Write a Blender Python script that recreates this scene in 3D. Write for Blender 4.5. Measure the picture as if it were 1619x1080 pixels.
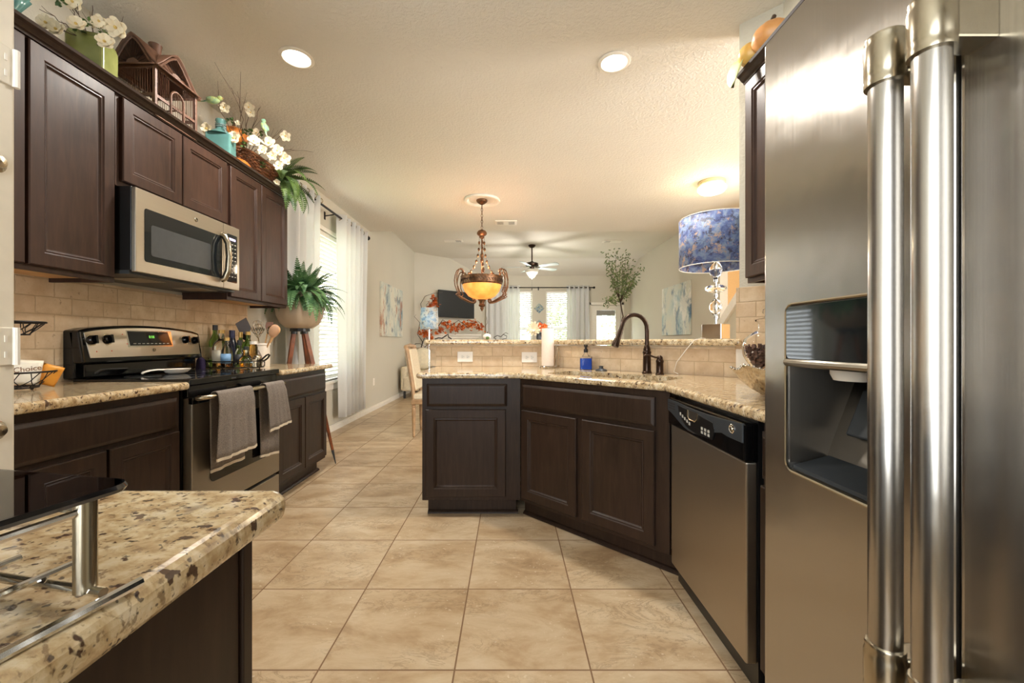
import bpy, bmesh, math, random
from mathutils import Vector, Matrix
random.seed(7)
R = math.radians
for _o in list(bpy.data.objects): bpy.data.objects.remove(_o, do_unlink=True)
SC = bpy.context.scene
COL = SC.collection

# ---------------- camera, world, exposure ----------------
F, CX, CY, CAMZ = 658.0, 806.0, 539.5, 1.111
cam = bpy.data.objects.new('camera', bpy.data.cameras.new('camera'))
COL.objects.link(cam)
cam.location = (0, 0, CAMZ); cam.rotation_euler = (R(90), 0, 0)
cam.data.sensor_width = 36; cam.data.lens = F/1619*36
cam.data.shift_x = (809.5-CX)/1619; cam.data.shift_y = 0.0
cam.data.clip_start = 0.02; cam.data.clip_end = 100
SC.camera = cam
SC.view_settings.view_transform = 'Standard'
SC.view_settings.look = 'None'
SC.view_settings.gamma = 1
SC.view_settings.exposure = 0.95
SC.view_settings.use_curve_mapping = False
W = bpy.data.worlds.new('world'); SC.world = W; W.use_nodes = True
bg = W.node_tree.nodes['Background']
bg.inputs[0].default_value = (0.90, 0.96, 1.0, 1); bg.inputs[1].default_value = 5.3

def area(name, loc, rot, sx, sy, power, col=(1, 1, 1), shape='RECTANGLE', spread=180):
    l = bpy.data.lights.new(name, 'AREA'); l.shape = shape; l.size = sx
    if shape in ('RECTANGLE', 'ELLIPSE'): l.size_y = sy
    l.energy = power; l.color = col; l.spread = R(spread)
    o = bpy.data.objects.new(name, l); COL.objects.link(o)
    o.location = loc; o.rotation_euler = rot
    return o
def bulb(name, loc, power, col, r=0.06):
    l = bpy.data.lights.new(name, 'POINT'); l.energy = power; l.color = col; l.shadow_soft_size = r
    o = bpy.data.objects.new(name, l); COL.objects.link(o); o.location = loc
    return o
# openings towards the sky guide the daylight in (portals give off no light of their own)
def portal(loc, rot, sx, sy):
    o = area('daylight_portal', loc, rot, sx, sy, 1); o.data.cycles.is_portal = True
portal((-2.36, 5.01, 1.52), (0, R(-90), 0), 1.85, 1.45)
portal((.24, 11.2, 1.6), (R(-90), 0, 0), .8, 1.75)
portal((1.32, 11.2, 1.6), (R(-90), 0, 0), .8, 1.75)
portal((2.56, 11.2, 1.1), (R(-90), 0, 0), .8, 2.0)
portal((-.95, -1.45, 1.45), (R(90), 0, 0), 1.8, 2.1)
# added fill lamp, out of view round the corner of the right kitchen wall
area('added_fill_light', (4.2, 2.2, 1.6), (R(90), 0, R(38)), 1.2, 2.0, 120, (1.0, 0.98, 0.95))

def at(px, py, Y):
    return Vector(((px-CX)*Y/F, Y, CAMZ-(py-CY)*Y/F))

# ---------------- scene bookkeeping ----------------
def tag(o, label=None, cat=None, group=None, kind=None):
    if label: o['label'] = label
    if cat: o['category'] = cat
    if group: o['group'] = group
    if kind: o['kind'] = kind
    return o
def empty(name, loc=(0, 0, 0), rz=0, label=None, cat=None, group=None):
    o = bpy.data.objects.new(name, None); COL.objects.link(o)
    o.empty_display_size = .05
    o.location = loc; o.rotation_euler = (0, 0, R(rz))
    return tag(o, label, cat, group)
def copy_tree(o, parent=None):
    c = o.copy(); COL.objects.link(c)
    if parent is not None: c.parent = parent
    for ch in list(o.children): copy_tree(ch, c)
    return c

# ---------------- mesh builder ----------------
class MB:
    def __init__(s): s.v = []; s.f = []
    def add(s, vs, fs, M=None):
        n = len(s.v)
        for p in vs:
            p = Vector(p)
            s.v.append(M @ p if M else p)
        for f in fs: s.f.append([i+n for i in f])
        return s
    def box(s, c, d, M=None, rz=0, ry=0, rx=0):
        x, y, z = d[0]/2, d[1]/2, d[2]/2
        vs = [(-x,-y,-z),(x,-y,-z),(x,y,-z),(-x,y,-z),(-x,-y,z),(x,-y,z),(x,y,z),(-x,y,z)]
        T = Matrix.Translation(Vector(c)) @ Matrix.Rotation(R(rz),4,'Z') @ Matrix.Rotation(R(ry),4,'Y') @ Matrix.Rotation(R(rx),4,'X')
        if M: T = M @ T
        return s.add(vs, [(0,3,2,1),(4,5,6,7),(0,1,5,4),(1,2,6,5),(2,3,7,6),(3,0,4,7)], T)
    def bx(s, x0, x1, y0, y1, z0, z1, M=None):
        return s.box(((x0+x1)/2,(y0+y1)/2,(z0+z1)/2),(abs(x1-x0),abs(y1-y0),abs(z1-z0)),M)
    def prism(s, poly, z0, z1, M=None):
        a = sum(poly[i][0]*poly[(i+1)%len(poly)][1]-poly[(i+1)%len(poly)][0]*poly[i][1] for i in range(len(poly)))
        if a < 0: poly = poly[::-1]
        n = len(poly)
        vs = [(p[0],p[1],z0) for p in poly]+[(p[0],p[1],z1) for p in poly]
        fs = [list(range(n))[::-1], list(range(n,2*n))]+[(i,(i+1)%n,(i+1)%n+n,i+n) for i in range(n)]
        return s.add(vs, fs, M)
    def lathe(s, prof, c=(0,0,0), n=24, M=None, sx=1, sy=1, close=True, a0=0, wob=None):
        vs = []; fs = []
        for r, z in prof:
            for k in range(n):
                a = 2*math.pi*k/n+a0
                rr = max(r, 1e-5)*(wob(a, z) if wob else 1)
                vs.append((rr*math.cos(a)*sx, rr*math.sin(a)*sy, z))
        for i in range(len(prof)-1):
            for k in range(n):
                fs.append((i*n+k, i*n+(k+1)%n, (i+1)*n+(k+1)%n, (i+1)*n+k))
        if close:
            fs.append(list(range(n))[::-1]); fs.append([(len(prof)-1)*n+k for k in range(n)])
        T = Matrix.Translation(Vector(c))
        return s.add(vs, fs, (M @ T) if M else T)
    def cyl(s, p0, p1, r, n=12, r2=None): return s.tube([p0, p1], r, n, r2)
    def tube(s, pts, r, n=8, r2=None, closed=False, flat=1.0):
        pts = [Vector(p) for p in pts]; m = len(pts)
        if m < 2: return s
        tang = []
        for i in range(m):
            a = pts[(i-1) % m] if (closed or i > 0) else pts[i]
            b = pts[(i+1) % m] if (closed or i < m-1) else pts[i]
            d = b-a
            tang.append(d.normalized() if d.length > 1e-9 else Vector((0,0,1)))
        up = Vector((0,0,1)) if abs(tang[0].z) < .9 else Vector((1,0,0))
        u = tang[0].cross(up).normalized()
        vs = []; fs = []
        for i in range(m):
            t = tang[i]
            u = (u-t*u.dot(t))
            u = u.normalized() if u.length > 1e-6 else t.cross(Vector((1,0.3,0))).normalized()
            w = t.cross(u)
            f = i/(m-1) if m > 1 else 0
            rr = r if r2 is None else r+(r2-r)*f
            if isinstance(r, (list, tuple)): rr = r[i]
            for k in range(n):
                a = 2*math.pi*k/n
                vs.append(pts[i]+u*math.cos(a)*rr+w*math.sin(a)*rr*flat)
        for i in range(m if closed else m-1):
            j = (i+1) % m
            for k in range(n):
                fs.append((i*n+k, i*n+(k+1)%n, j*n+(k+1)%n, j*n+k))
        if not closed:
            fs.append(list(range(n))[::-1]); fs.append([(m-1)*n+k for k in range(n)])
        return s.add(vs, fs)
    def sphere(s, c, r, n=12, m=8, sx=1, sy=1, sz=1, M=None):
        prof = [(math.sin(math.pi*i/m)*r, -math.cos(math.pi*i/m)*r*sz) for i in range(m+1)]
        return s.lathe(prof, c, n, M, sx, sy)
    def torus(s, c, R0, r, n=20, m=8, M=None, axis='Z'):
        pts = []
        for k in range(n):
            a = 2*math.pi*k/n
            p = {'Z': (math.cos(a),math.sin(a),0), 'Y': (math.cos(a),0,math.sin(a)), 'X': (0,math.cos(a),math.sin(a))}[axis]
            p = Vector(p)*R0+Vector(c)
            pts.append(M @ p if M else p)
        return s.tube(pts, r, m, closed=True)
    def panel(s, x0, x1, z0, z1, steps, M=None):
        """stepped rectangular front: steps = [(inset, y)], local front is -y"""
        vs = []; fs = []
        for ins, y in steps:
            vs += [(x0+ins,y,z0+ins),(x1-ins,y,z0+ins),(x1-ins,y,z1-ins),(x0+ins,y,z1-ins)]
        for i in range(len(steps)-1):
            for k in range(4):
                fs.append((i*4+k, i*4+(k+1)%4, (i+1)*4+(k+1)%4, (i+1)*4+k))
        L = (len(steps)-1)*4
        fs.append((L,L+1,L+2,L+3)); fs.append((3,2,1,0))
        return s.add(vs, fs, M)
    def obj(s, name, mat, parent=None, loc=None, rz=None, smooth=False, bevel=0, seg=2, solid=0, ang=40):
        me = bpy.data.meshes.new(name)
        me.from_pydata([tuple(p) for p in s.v], [], s.f)
        bm = bmesh.new(); bm.from_mesh(me)
        bmesh.ops.remove_doubles(bm, verts=bm.verts, dist=1e-6)
        bmesh.ops.recalc_face_normals(bm, faces=bm.faces)
        bm.to_mesh(me); bm.free()
        me.materials.append(mat)
        if smooth:
            for p in me.polygons: p.use_smooth = True
            if smooth != 'all':
                try: me.set_sharp_from_angle(angle=R(ang))
                except Exception: pass
        o = bpy.data.objects.new(name, me); COL.objects.link(o)
        if parent is not None: o.parent = parent
        if loc: o.location = loc
        if rz is not None: o.rotation_euler = (0, 0, R(rz))
        if solid:
            md = o.modifiers.new('t', 'SOLIDIFY'); md.thickness = solid; md.offset = 0
        if bevel:
            md = o.modifiers.new('b', 'BEVEL'); md.width = bevel; md.segments = seg
            md.limit_method = 'ANGLE'; md.angle_limit = R(35)
        return o
def bake(o):
    dg = bpy.context.evaluated_depsgraph_get(); dg.update()
    me = bpy.data.meshes.new_from_object(o.evaluated_get(dg))
    old = o.data; o.modifiers.clear(); o.data = me; me.name = old.name
    return o
def cut(o, cutters):
    for c in cutters:
        md = o.modifiers.new('cut', 'BOOLEAN'); md.operation = 'DIFFERENCE'; md.object = c; md.solver = 'EXACT'
    bpy.context.view_layer.update()
    bake(o)
    for c in cutters: bpy.data.objects.remove(c, do_unlink=True)
    return o
def text(name, s, size, mat, parent, M, ext=.0006):
    cu = bpy.data.curves.new(name, 'FONT'); cu.body = s; cu.size = size; cu.extrude = ext
    cu.align_x = 'CENTER'; cu.align_y = 'CENTER'; cu.resolution_u = 3
    o = bpy.data.objects.new(name, cu); COL.objects.link(o)
    bpy.context.view_layer.update()
    me = bpy.data.meshes.new_from_object(o.evaluated_get(bpy.context.evaluated_depsgraph_get()))
    bpy.data.objects.remove(o, do_unlink=True)
    me.materials.clear(); me.materials.append(mat)
    for p in me.polygons: p.material_index = 0
    me.transform(M)
    o = bpy.data.objects.new(name, me); COL.objects.link(o); o.parent = parent
    return o

# ---------------- materials ----------------
def lin(c):
    return tuple(((x/255)/12.92 if x/255 <= .04045 else ((x/255+.055)/1.055)**2.4) for x in c)+(1,)
class NT:
    def __init__(s, name):
        s.m = bpy.data.materials.new(name); s.m.use_nodes = True
        s.t = s.m.node_tree; s.b = s.t.nodes['Principled BSDF']; s.out = s.t.nodes['Material Output']
        s._tc = None
    def n(s, typ, **kw):
        nd = s.t.nodes.new(typ)
        for k, v in kw.items():
            if k.startswith('i_'):
                key = k[2:]; nd.inputs[int(key) if key.isdigit() else key.replace('_', ' ')].default_value = v
            else: setattr(nd, k, v)
        return nd
    def L(s, a, b): s.t.links.new(a, b)
    @property
    def co(s):
        if not s._tc: s._tc = s.n('ShaderNodeTexCoord')
        return s._tc.outputs['Object']
    def noise(s, scale, detail=3, rough=.5, vec=None, dist=0):
        nd = s.n('ShaderNodeTexNoise'); nd.inputs['Scale'].default_value = scale
        nd.inputs['Detail'].default_value = detail; nd.inputs['Roughness'].default_value = rough
        nd.inputs['Distortion'].default_value = dist
        s.L(vec if vec is not None else s.co, nd.inputs['Vector']); return nd.outputs['Fac']
    def ramp(s, fac, stops, interp='LINEAR'):
        nd = s.n('ShaderNodeValToRGB'); cr = nd.color_ramp; cr.interpolation = interp
        while len(cr.elements) < len(stops): cr.elements.new(.5)
        for e, (p, c) in zip(cr.elements, stops):
            e.position = p; e.color = c if len(c) == 4 else tuple(c)+(1,)
        s.L(fac, nd.inputs[0]); return nd.outputs[0]
    def mix(s, fac, a, b, mode='MIX'):
        nd = s.n('ShaderNodeMix', data_type='RGBA', blend_type=mode)
        for v, i in ((fac, 0), (a, 6), (b, 7)):
            if hasattr(v, 'links') or hasattr(v, 'is_linked'): s.L(v, nd.inputs[i])
            else: nd.inputs[i].default_value = v
        return nd.outputs[2]
    def math(s, op, a, b=0.0, c=None):
        nd = s.n('ShaderNodeMath', operation=op)
        for i, v in enumerate((a, b, c)):
            if v is None: continue
            if hasattr(v, 'is_linked'): s.L(v, nd.inputs[i])
            else: nd.inputs[i].default_value = v
        return nd.outputs[0]
    def mapping(s, scale=(1,1,1), loc=(0,0,0), rot=(0,0,0), vec=None):
        nd = s.n('ShaderNodeMapping'); nd.inputs['Scale'].default_value = scale
        nd.inputs['Location'].default_value = loc; nd.inputs['Rotation'].default_value = rot
        s.L(vec if vec is not None else s.co, nd.inputs['Vector']); return nd.outputs[0]
    def bump(s, h, strength=.3, dist=.01):
        nd = s.n('ShaderNodeBump'); nd.inputs['Strength'].default_value = strength; nd.inputs['Distance'].default_value = dist
        s.L(h, nd.inputs['Height']); s.L(nd.outputs[0], s.b.inputs['Normal']); return nd
    def base(s, v):
        if hasattr(v, 'is_linked'): s.L(v, s.b.inputs['Base Color'])
        else: s.b.inputs['Base Color'].default_value = v
        return s
    def set(s, **kw):
        for k, v in kw.items(): s.b.inputs[k.replace('_', ' ')].default_value = v
        return s
def simple(name, c, rough=.5, metal=0, var=.06, scale=30, **kw):
    t = NT(name); col = lin(c) if max(c) > 1.001 else tuple(c)+(1,)
    f = t.noise(scale, 2)
    d = tuple(x*(1-var*2) for x in col[:3])+(1,); l = tuple(min(1, x*(1+var)) for x in col[:3])+(1,)
    t.base(t.ramp(f, [(.3, d), (.7, l)]))
    t.set(Roughness=rough, Metallic=metal)
    for k, v in kw.items(): t.b.inputs[k.replace('_', ' ')].default_value = v
    return t.m

def m_paint(name, c, bscale=90, bs=.22):
    t = NT(name); col = lin(c)
    t.base(t.ramp(t.noise(1.5, 3), [(.3, tuple(x*.96 for x in col[:3])+(1,)), (.7, col)]))
    t.set(Roughness=.75); t.b.inputs['Specular IOR Level'].default_value = .25
    t.bump(t.ramp(t.noise(bscale, 2, .5), [(.42, (0,0,0)), (.6, (1,1,1))]), bs, .004)
    return t.m
def m_floor():
    t = NT('travertine_floor_tile'); T = .4604
    br = t.n('ShaderNodeTexBrick', offset=0.0, squash=1.0)
    br.inputs['Scale'].default_value = 1; br.inputs['Mortar Size'].default_value = .0032
    br.inputs['Mortar Smooth'].default_value = .2; br.inputs['Brick Width'].default_value = T; br.inputs['Row Height'].default_value = T
    br.inputs['Color1'].default_value = (0,0,0,1); br.inputs['Color2'].default_value = (1,1,1,1); br.inputs['Mortar'].default_value = (.5,.5,.5,1)
    v = t.mapping(loc=(.1867, -1.407+4*T, 0))
    t.L(v, br.inputs['Vector'])
    rnd = t.n('ShaderNodeSeparateColor'); t.L(br.outputs['Color'], rnd.inputs[0])
    off = t.math('MULTIPLY', rnd.outputs[0], 37.0)
    cmb = t.n('ShaderNodeCombineXYZ'); t.L(off, cmb.inputs[0]); t.L(off, cmb.inputs[2])
    va = t.n('ShaderNodeVectorMath', operation='ADD'); t.L(t.co, va.inputs[0]); t.L(cmb.outputs[0], va.inputs[1])
    rot = t.mapping(scale=(1.0, 2.0, 1), rot=(0,0,.5), vec=va.outputs[0])
    big = t.noise(3.4, 8, .66, rot, .35)
    c = t.ramp(big, [(.3, lin((158,130,98))), (.44, lin((184,158,124))), (.55, lin((200,178,146))), (.7, lin((212,194,166)))])
    vein = t.noise(5, 7, .72, rot, 1.6)
    vm = t.ramp(vein, [(.47, (0,0,0)), (.497, (1,1,1)), (.503, (1,1,1)), (.53, (0,0,0))])
    gate = t.ramp(t.noise(1.9, 2, .5, rot), [(.48, (0,0,0)), (.6, (1,1,1))])
    vm2 = t.mix(1.0, vm, gate, 'MULTIPLY')
    c = t.mix(t.math('MULTIPLY', vm2, .55), c, lin((128,104,76)))
    sp = t.ramp(t.noise(70, 2, .5, va.outputs[0]), [(.66, (0,0,0)), (.7, (1,1,1))])
    spg = t.ramp(t.noise(6, 3, .6, va.outputs[0]), [(.48, (0,0,0)), (.6, (1,1,1))])
    c = t.mix(t.math('MULTIPLY', t.mix(1.0, sp, spg, 'MULTIPLY'), .5), c, lin((232,222,200)))
    c = t.mix(t.math('MULTIPLY', rnd.outputs[0], .16), c, lin((150,118,82)))
    c = t.mix(br.outputs['Fac'], c, lin((126,96,68)))
    t.base(c)
    t.L(t.ramp(br.outputs['Fac'], [(0, (.30,)*3), (1, (.8,)*3)]), t.b.inputs['Roughness'])
    inv = t.math('SUBTRACT', 1.0, br.outputs['Fac'])
    h = t.math('ADD', t.math('MULTIPLY', inv, 1.0), t.math('MULTIPLY', t.noise(12, 4, .6, va.outputs[0]), .25))
    t.bump(h, .22, .004)
    return t.m
def m_granite(name='speckled_granite'):
    t = NT(name)
    st = t.mapping(scale=(1,1.25,1), rot=(0,0,.6))
    n1 = t.noise(34, 5, .62, st, .3)
    c = t.ramp(n1, [(.3, lin((158,128,92))), (.45, lin((196,170,130))), (.56, lin((216,196,160))), (.72, lin((228,214,188)))])
    n2 = t.noise(80, 4, .6, st, .2)
    c = t.mix(t.math('MULTIPLY', t.ramp(n2, [(.56, (0,0,0)), (.63, (1,1,1))]), .65), c, lin((118,92,66)))
    n3 = t.noise(46, 3, .55, t.mapping(loc=(3,8,1), scale=(1,1.3,1), rot=(0,0,.6)), .1)
    c = t.mix(t.math('MULTIPLY', t.ramp(n3, [(.605, (0,0,0)), (.64, (1,1,1))]), .9), c, lin((62,36,30)))
    n4 = t.noise(120, 2, .5, t.mapping(loc=(9,2,5)))
    c = t.mix(t.math('MULTIPLY', t.ramp(n4, [(.64, (0,0,0)), (.68, (1,1,1))]), .75), c, lin((60,54,56)))
    n5 = t.noise(26, 3, .6, t.mapping(loc=(1,5,7)), .1)
    c = t.mix(t.math('MULTIPLY', t.ramp(n5, [(.6, (0,0,0)), (.68, (1,1,1))]), .4), c, lin((112,108,108)))
    t.base(c); t.set(Roughness=.14)
    t.b.inputs['Coat Weight'].default_value = .25; t.b.inputs['Coat Roughness'].default_value = .06
    return t.m
def m_wood(name='espresso_wood', c0=(34,24,18), c1=(48,35,26), c2=(62,46,35), c3=(64,43,33)):
    t = NT(name)
    n = t.noise(9, 5, .6, t.mapping(scale=(5,5,.6)), .4)
    n2 = t.noise(2.2, 3, .6)
    c = t.ramp(n, [(.3, lin(c0)), (.55, lin(c1)), (.8, lin(c2))])
    c = t.mix(t.ramp(n2, [(.35, (0,0,0)), (.75, (.5,)*3)]), c, lin(c3))
    t.base(c); t.set(Roughness=.36)
    t.L(t.ramp(n2, [(.3, (.36,)*3), (.7, (.5,)*3)]), t.b.inputs['Roughness'])
    t.b.inputs['Specular IOR Level'].default_value = .3
    t.bump(n, .05, .002)
    return t.m
def m_tile(name='tumbled_travertine', shift=0.0, z0=.914):
    t = NT(name)
    sep = t.n('ShaderNodeSeparateXYZ'); t.L(t.co, sep.inputs[0])
    cmb = t.n('ShaderNodeCombineXYZ')
    t.L(t.math('ADD', sep.outputs[0], 10*.161+shift), cmb.inputs[0]); t.L(t.math('SUBTRACT', sep.outputs[2], z0-.0825*2), cmb.inputs[1])
    nz = t.n('ShaderNodeTexNoise'); nz.inputs['Scale'].default_value = 40; t.L(cmb.outputs[0], nz.inputs['Vector'])
    va = t.n('ShaderNodeVectorMath', operation='MULTIPLY_ADD'); t.L(nz.outputs['Color'], va.inputs[0]); va.inputs[1].default_value = (.005,.005,0); t.L(cmb.outputs[0], va.inputs[2])
    br = t.n('ShaderNodeTexBrick', offset=.5)
    for k, v in (('Scale',1),('Mortar Size',.0036),('Mortar Smooth',.5),('Brick Width',.161),('Row Height',.0825)): br.inputs[k].default_value = v
    br.inputs['Color1'].default_value = (0,0,0,1); br.inputs['Color2'].default_value = (1,1,1,1); br.inputs['Mortar'].default_value = (.5,.5,.5,1)
    t.L(va.outputs[0], br.inputs['Vector'])
    n = t.noise(11, 5, .62)
    c = t.ramp(n, [(.3, lin((196,168,132))), (.5, lin((214,190,156))), (.7, lin((228,208,178)))])
    rc = t.n('ShaderNodeSeparateColor'); t.L(br.outputs['Color'], rc.inputs[0])
    c = t.mix(t.math('MULTIPLY', rc.outputs[0], .38), c, lin((188,154,120)))
    pit = t.ramp(t.noise(60, 3, .6), [(.66, (0,0,0)), (.71, (1,1,1))])
    c = t.mix(t.math('MULTIPLY', pit, .5), c, lin((140,108,80)))
    c = t.mix(br.outputs['Fac'], c, lin((190,164,130)))
    t.base(c); t.set(Roughness=.62)
    h = t.math('SUBTRACT', t.math('ADD', t.math('MULTIPLY', t.math('SUBTRACT', 1.0, br.outputs['Fac']), 1.0), t.math('MULTIPLY', t.noise(45, 3), .3)), t.math('MULTIPLY', pit, .4))
    t.bump(h, .55, .004)
    return t.m
def m_steel(name, c=(176,172,164), rough=.28, vert=True):
    t = NT(name); col = lin(c)
    mp = t.mapping(scale=(2,2,300) if not vert else (420,420,1.5))
    n = t.noise(1.0, 2, .5, mp)
    t.base(t.ramp(n, [(.3, tuple(x*.955 for x in col[:3])+(1,)), (.7, col)]))
    t.set(Metallic=1.0)
    t.L(t.ramp(n, [(.3, (rough*.95,)*3), (.7, (rough*1.08,)*3)]), t.b.inputs['Roughness'])
    t.b.inputs['Anisotropic'].default_value = .8
    big = t.noise(3.5, 3, .5)
    t.bump(big, .3, .012)
    return t.m
def m_glass(name, col=(1,1,1,1), refl=.08, rough=0.0, alpha=None):
    """thin clear sheet: mostly transparent with a mirror-like share"""
    t = NT(name); t.t.nodes.remove(t.b)
    tr = t.n('ShaderNodeBsdfTransparent'); tr.inputs[0].default_value = col
    gl = t.n('ShaderNodeBsdfGlossy'); gl.inputs['Roughness'].default_value = rough
    fr = t.n('ShaderNodeLayerWeight'); fr.inputs[0].default_value = refl
    n = t.noise(3, 1); r = t.math('ADD', fr.outputs['Fresnel'], t.math('MULTIPLY', n, .02))
    mx = t.n('ShaderNodeMixShader'); t.L(r, mx.inputs[0]); t.L(tr.outputs[0], mx.inputs[1]); t.L(gl.outputs[0], mx.inputs[2])
    t.L(mx.outputs[0], t.out.inputs[0])
    return t.m
def m_cloth(name, c, transl=.5, scale=300):
    t = NT(name); t.t.nodes.remove(t.b); col = lin(c)
    n = t.noise(scale, 2); cc = t.ramp(n, [(.3, tuple(x*.93 for x in col[:3])+(1,)), (.7, col)])
    d = t.n('ShaderNodeBsdfDiffuse'); tl = t.n('ShaderNodeBsdfTranslucent')
    t.L(cc, d.inputs[0]); t.L(cc, tl.inputs[0])
    mx = t.n('ShaderNodeMixShader'); mx.inputs[0].default_value = transl
    t.L(d.outputs[0], mx.inputs[1]); t.L(tl.outputs[0], mx.inputs[2]); t.L(mx.outputs[0], t.out.inputs[0])
    return t.m
def m_emit(name, c, strength, c2=None):
    t = NT(name); col = lin(c)
    if c2: cc = t.ramp(t.noise(9, 3), [(.35, lin(c2)), (.65, col)])
    else: cc = t.ramp(t.noise(9, 1), [(0, tuple(x*.97 for x in col[:3])+(1,)), (1, col)])
    t.base(cc); t.L(cc, t.b.inputs['Emission Color']); t.b.inputs['Emission Strength'].default_value = strength
    t.set(Roughness=.4)
    return t.m
def m_art(name, pal, scale=4.0, stretch=(1,1,1), dist=.5):
    t = NT(name)
    n = t.noise(scale, 9, .68, t.mapping(scale=stretch), dist)
    k = len(pal)
    c = t.ramp(n, [(.28+.46*i/(k-1), lin(p)) for i, p in enumerate(pal)])
    n2 = t.noise(scale*1.9, 8, .7, t.mapping(scale=stretch, loc=(4,2,9)), .2)
    c = t.mix(t.math('MULTIPLY', t.ramp(n2, [(.53, (0,0,0)), (.59, (1,1,1))]), .8), c, lin(pal[0]))
    n3 = t.noise(scale*1.6, 8, .7, t.mapping(scale=stretch, loc=(1,7,3)), .2)
    c = t.mix(t.math('MULTIPLY', t.ramp(n3, [(.55, (0,0,0)), (.61, (1,1,1))]), .85), c, lin(pal[-1]))
    t.base(c); t.set(Roughness=.6)
    return t.m
def m_leaf(name, a, b, rough=.5, scale=12):
    t = NT(name)
    t.base(t.ramp(t.noise(scale, 3), [(.3, lin(a)), (.7, lin(b))])); t.set(Roughness=rough)
    t.b.inputs['Subsurface Weight'].default_value = 0
    return t.m

M = {}
M['wall'] = m_paint('greige_wall_paint', (204,198,182), 70, .2)
M['ceiling'] = m_paint('textured_ceiling_paint', (222,217,206), 60, .4)
M['tan'] = m_paint('tan_wall_paint', (204,164,110), 70, .2)
M['floor'] = m_floor()
M['granite'] = m_granite()
M['wood'] = m_wood()
M['wood_up'] = m_wood('espresso_wood_reddish', (38,24,18), (54,36,27), (70,47,36), (76,49,38))
M['tile'] = m_tile()
M['tile_plain'] = simple('travertine_trim', (204,180,148), .6, 0, .08, 25)
M['white'] = simple('white_trim_paint', (232,226,214), .4, 0, .02)
M['ivory'] = simple('ivory_door_paint', (238,228,210), .38, 0, .02)
M['plastic'] = simple('white_plastic', (238,230,218), .35, 0, .01)
M['slot'] = simple('dark_slot', (50,44,38), .5, 0, .02)
M['steel'] = m_steel('brushed_steel', (180,175,168), .24)
M['steel_h'] = m_steel('brushed_steel_horizontal', (172,165,152), .34, False)
M['dwsteel'] = m_steel('dishwasher_steel', (178,168,154), .36)
M['chrome'] = simple('chrome', (214,212,208), .1, 1, .02)
M['nickel'] = simple('satin_nickel', (178,168,148), .25, 1, .03)
M['blackgloss'] = simple('black_gloss', (10,10,11), .06, 0, .02)
M['blackmat'] = simple('black_plastic', (22,21,21), .35, 0, .03)
M['graphite'] = simple('graphite_plastic', (66,70,74), .4, .3, .04)
M['iron'] = simple('black_wrought_iron', (30,26,24), .45, .6, .1)
M['bronze'] = simple('oil_rubbed_bronze', (74,58,48), .3, .85, .2, 20)
M['rust'] = simple('bronze_scrollwork', (122,88,62), .38, .75, .25, 40)
M['blackglass'] = simple('smoked_glass', (26,30,32), .05, 0, .02)
M['pine'] = simple('raw_pine', (206,160,104), .5, 0, .1, 8)
M['glass'] = m_glass('clear_glass', (1,1,1,1), .12)
M['smoke'] = m_glass('smoked_glass_sheet', (.34,.31,.28,1), .35)
M['pane'] = m_glass('window_pane', (1,1,1,1), .03)
M['curtain'] = m_cloth('white_curtain_fabric', (244,244,242), .42)
M['blind'] = m_cloth('white_blind_slat', (222,220,212), .12, 40)
M['screen'] = simple('dark_screen', (44,46,48), .22, 0, .02)
M['cream'] = simple('cream_upholstery', (214,200,172), .8, 0, .06, 60)
M['oak'] = simple('limed_oak', (172,138,100), .5, 0, .16, 14)
M['walnut'] = simple('walnut_legs', (134,74,38), .4, 0, .2, 18)
M['stoneware'] = simple('taupe_stoneware', (186,168,144), .35, 0, .05, 6)
M['fern'] = m_leaf('fern_green', (44,86,50), (104,142,88))
M['fern2'] = m_leaf('fern_dark_green', (36,70,34), (104,130,62))
M['ficus'] = m_leaf('ficus_green', (66,90,48), (126,140,84))
M['twig'] = simple('brown_twig', (84,64,48), .7, 0, .15)
M['darktwig'] = simple('dark_vine', (48,38,32), .7, 0, .15)
M['petal'] = simple('ivory_petal', (240,228,200), .6, 0, .05, 20)
M['orange'] = m_leaf('orange_leaf', (176,72,20), (222,118,40))
M['pumpkin'] = m_leaf('pumpkin_skin', (176,88,34), (216,140,60), .35, 9)
M['pale_pumpkin'] = m_leaf('apricot_pumpkin_skin', (220,150,86), (240,184,120), .4, 9)
M['gourd'] = m_leaf('yellow_gourd_skin', (222,172,84), (234,196,110), .4)
M['paleleaf'] = m_leaf('pale_green_leaf', (176,190,110), (222,220,160))
M['teal'] = simple('teal_ceramic', (98,146,142), .15, 0, .12, 8)
M['lime'] = m_leaf('lime_ceramic', (116,122,66), (152,156,96), .25, 7)
M['wicker'] = simple('brown_wicker', (124,76,44), .55, 0, .25, 60)
M['cage'] = simple('brown_cage_wood', (104,72,54), .5, 0, .15, 20)
M['bird'] = m_leaf('bird_feathers', (96,166,158), (196,206,128), .6, 30)
M['towel'] = simple('grey_weave_towel', (140,130,122), .9, 0, .3, 340)
M['towelhem'] = simple('cream_hem', (226,212,190), .9, 0, .04)
M['artA'] = m_art('abstract_canvas_print', [(72,92,112),(120,150,160),(190,196,186),(214,210,192),(208,200,180),(170,120,92)], 1.6, (1,1,.6))
M['artB'] = m_art('abstract_canvas_print_pale', [(86,116,144),(150,176,184),(200,206,196),(212,208,192),(206,200,184),(232,230,222)], 1.6, (1,1,.6))
M['shade'] = m_art('blue_painted_shade', [(50,40,56),(66,80,128),(96,112,160),(126,146,176),(168,152,144),(196,164,136)], 15, (1,1,1), .5)
M['shade2'] = m_art('pale_blue_painted_shade', [(90,108,130),(120,158,196),(170,196,214),(206,212,210),(190,180,156),(214,210,196)], 12, (1,1,1), .5)
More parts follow.
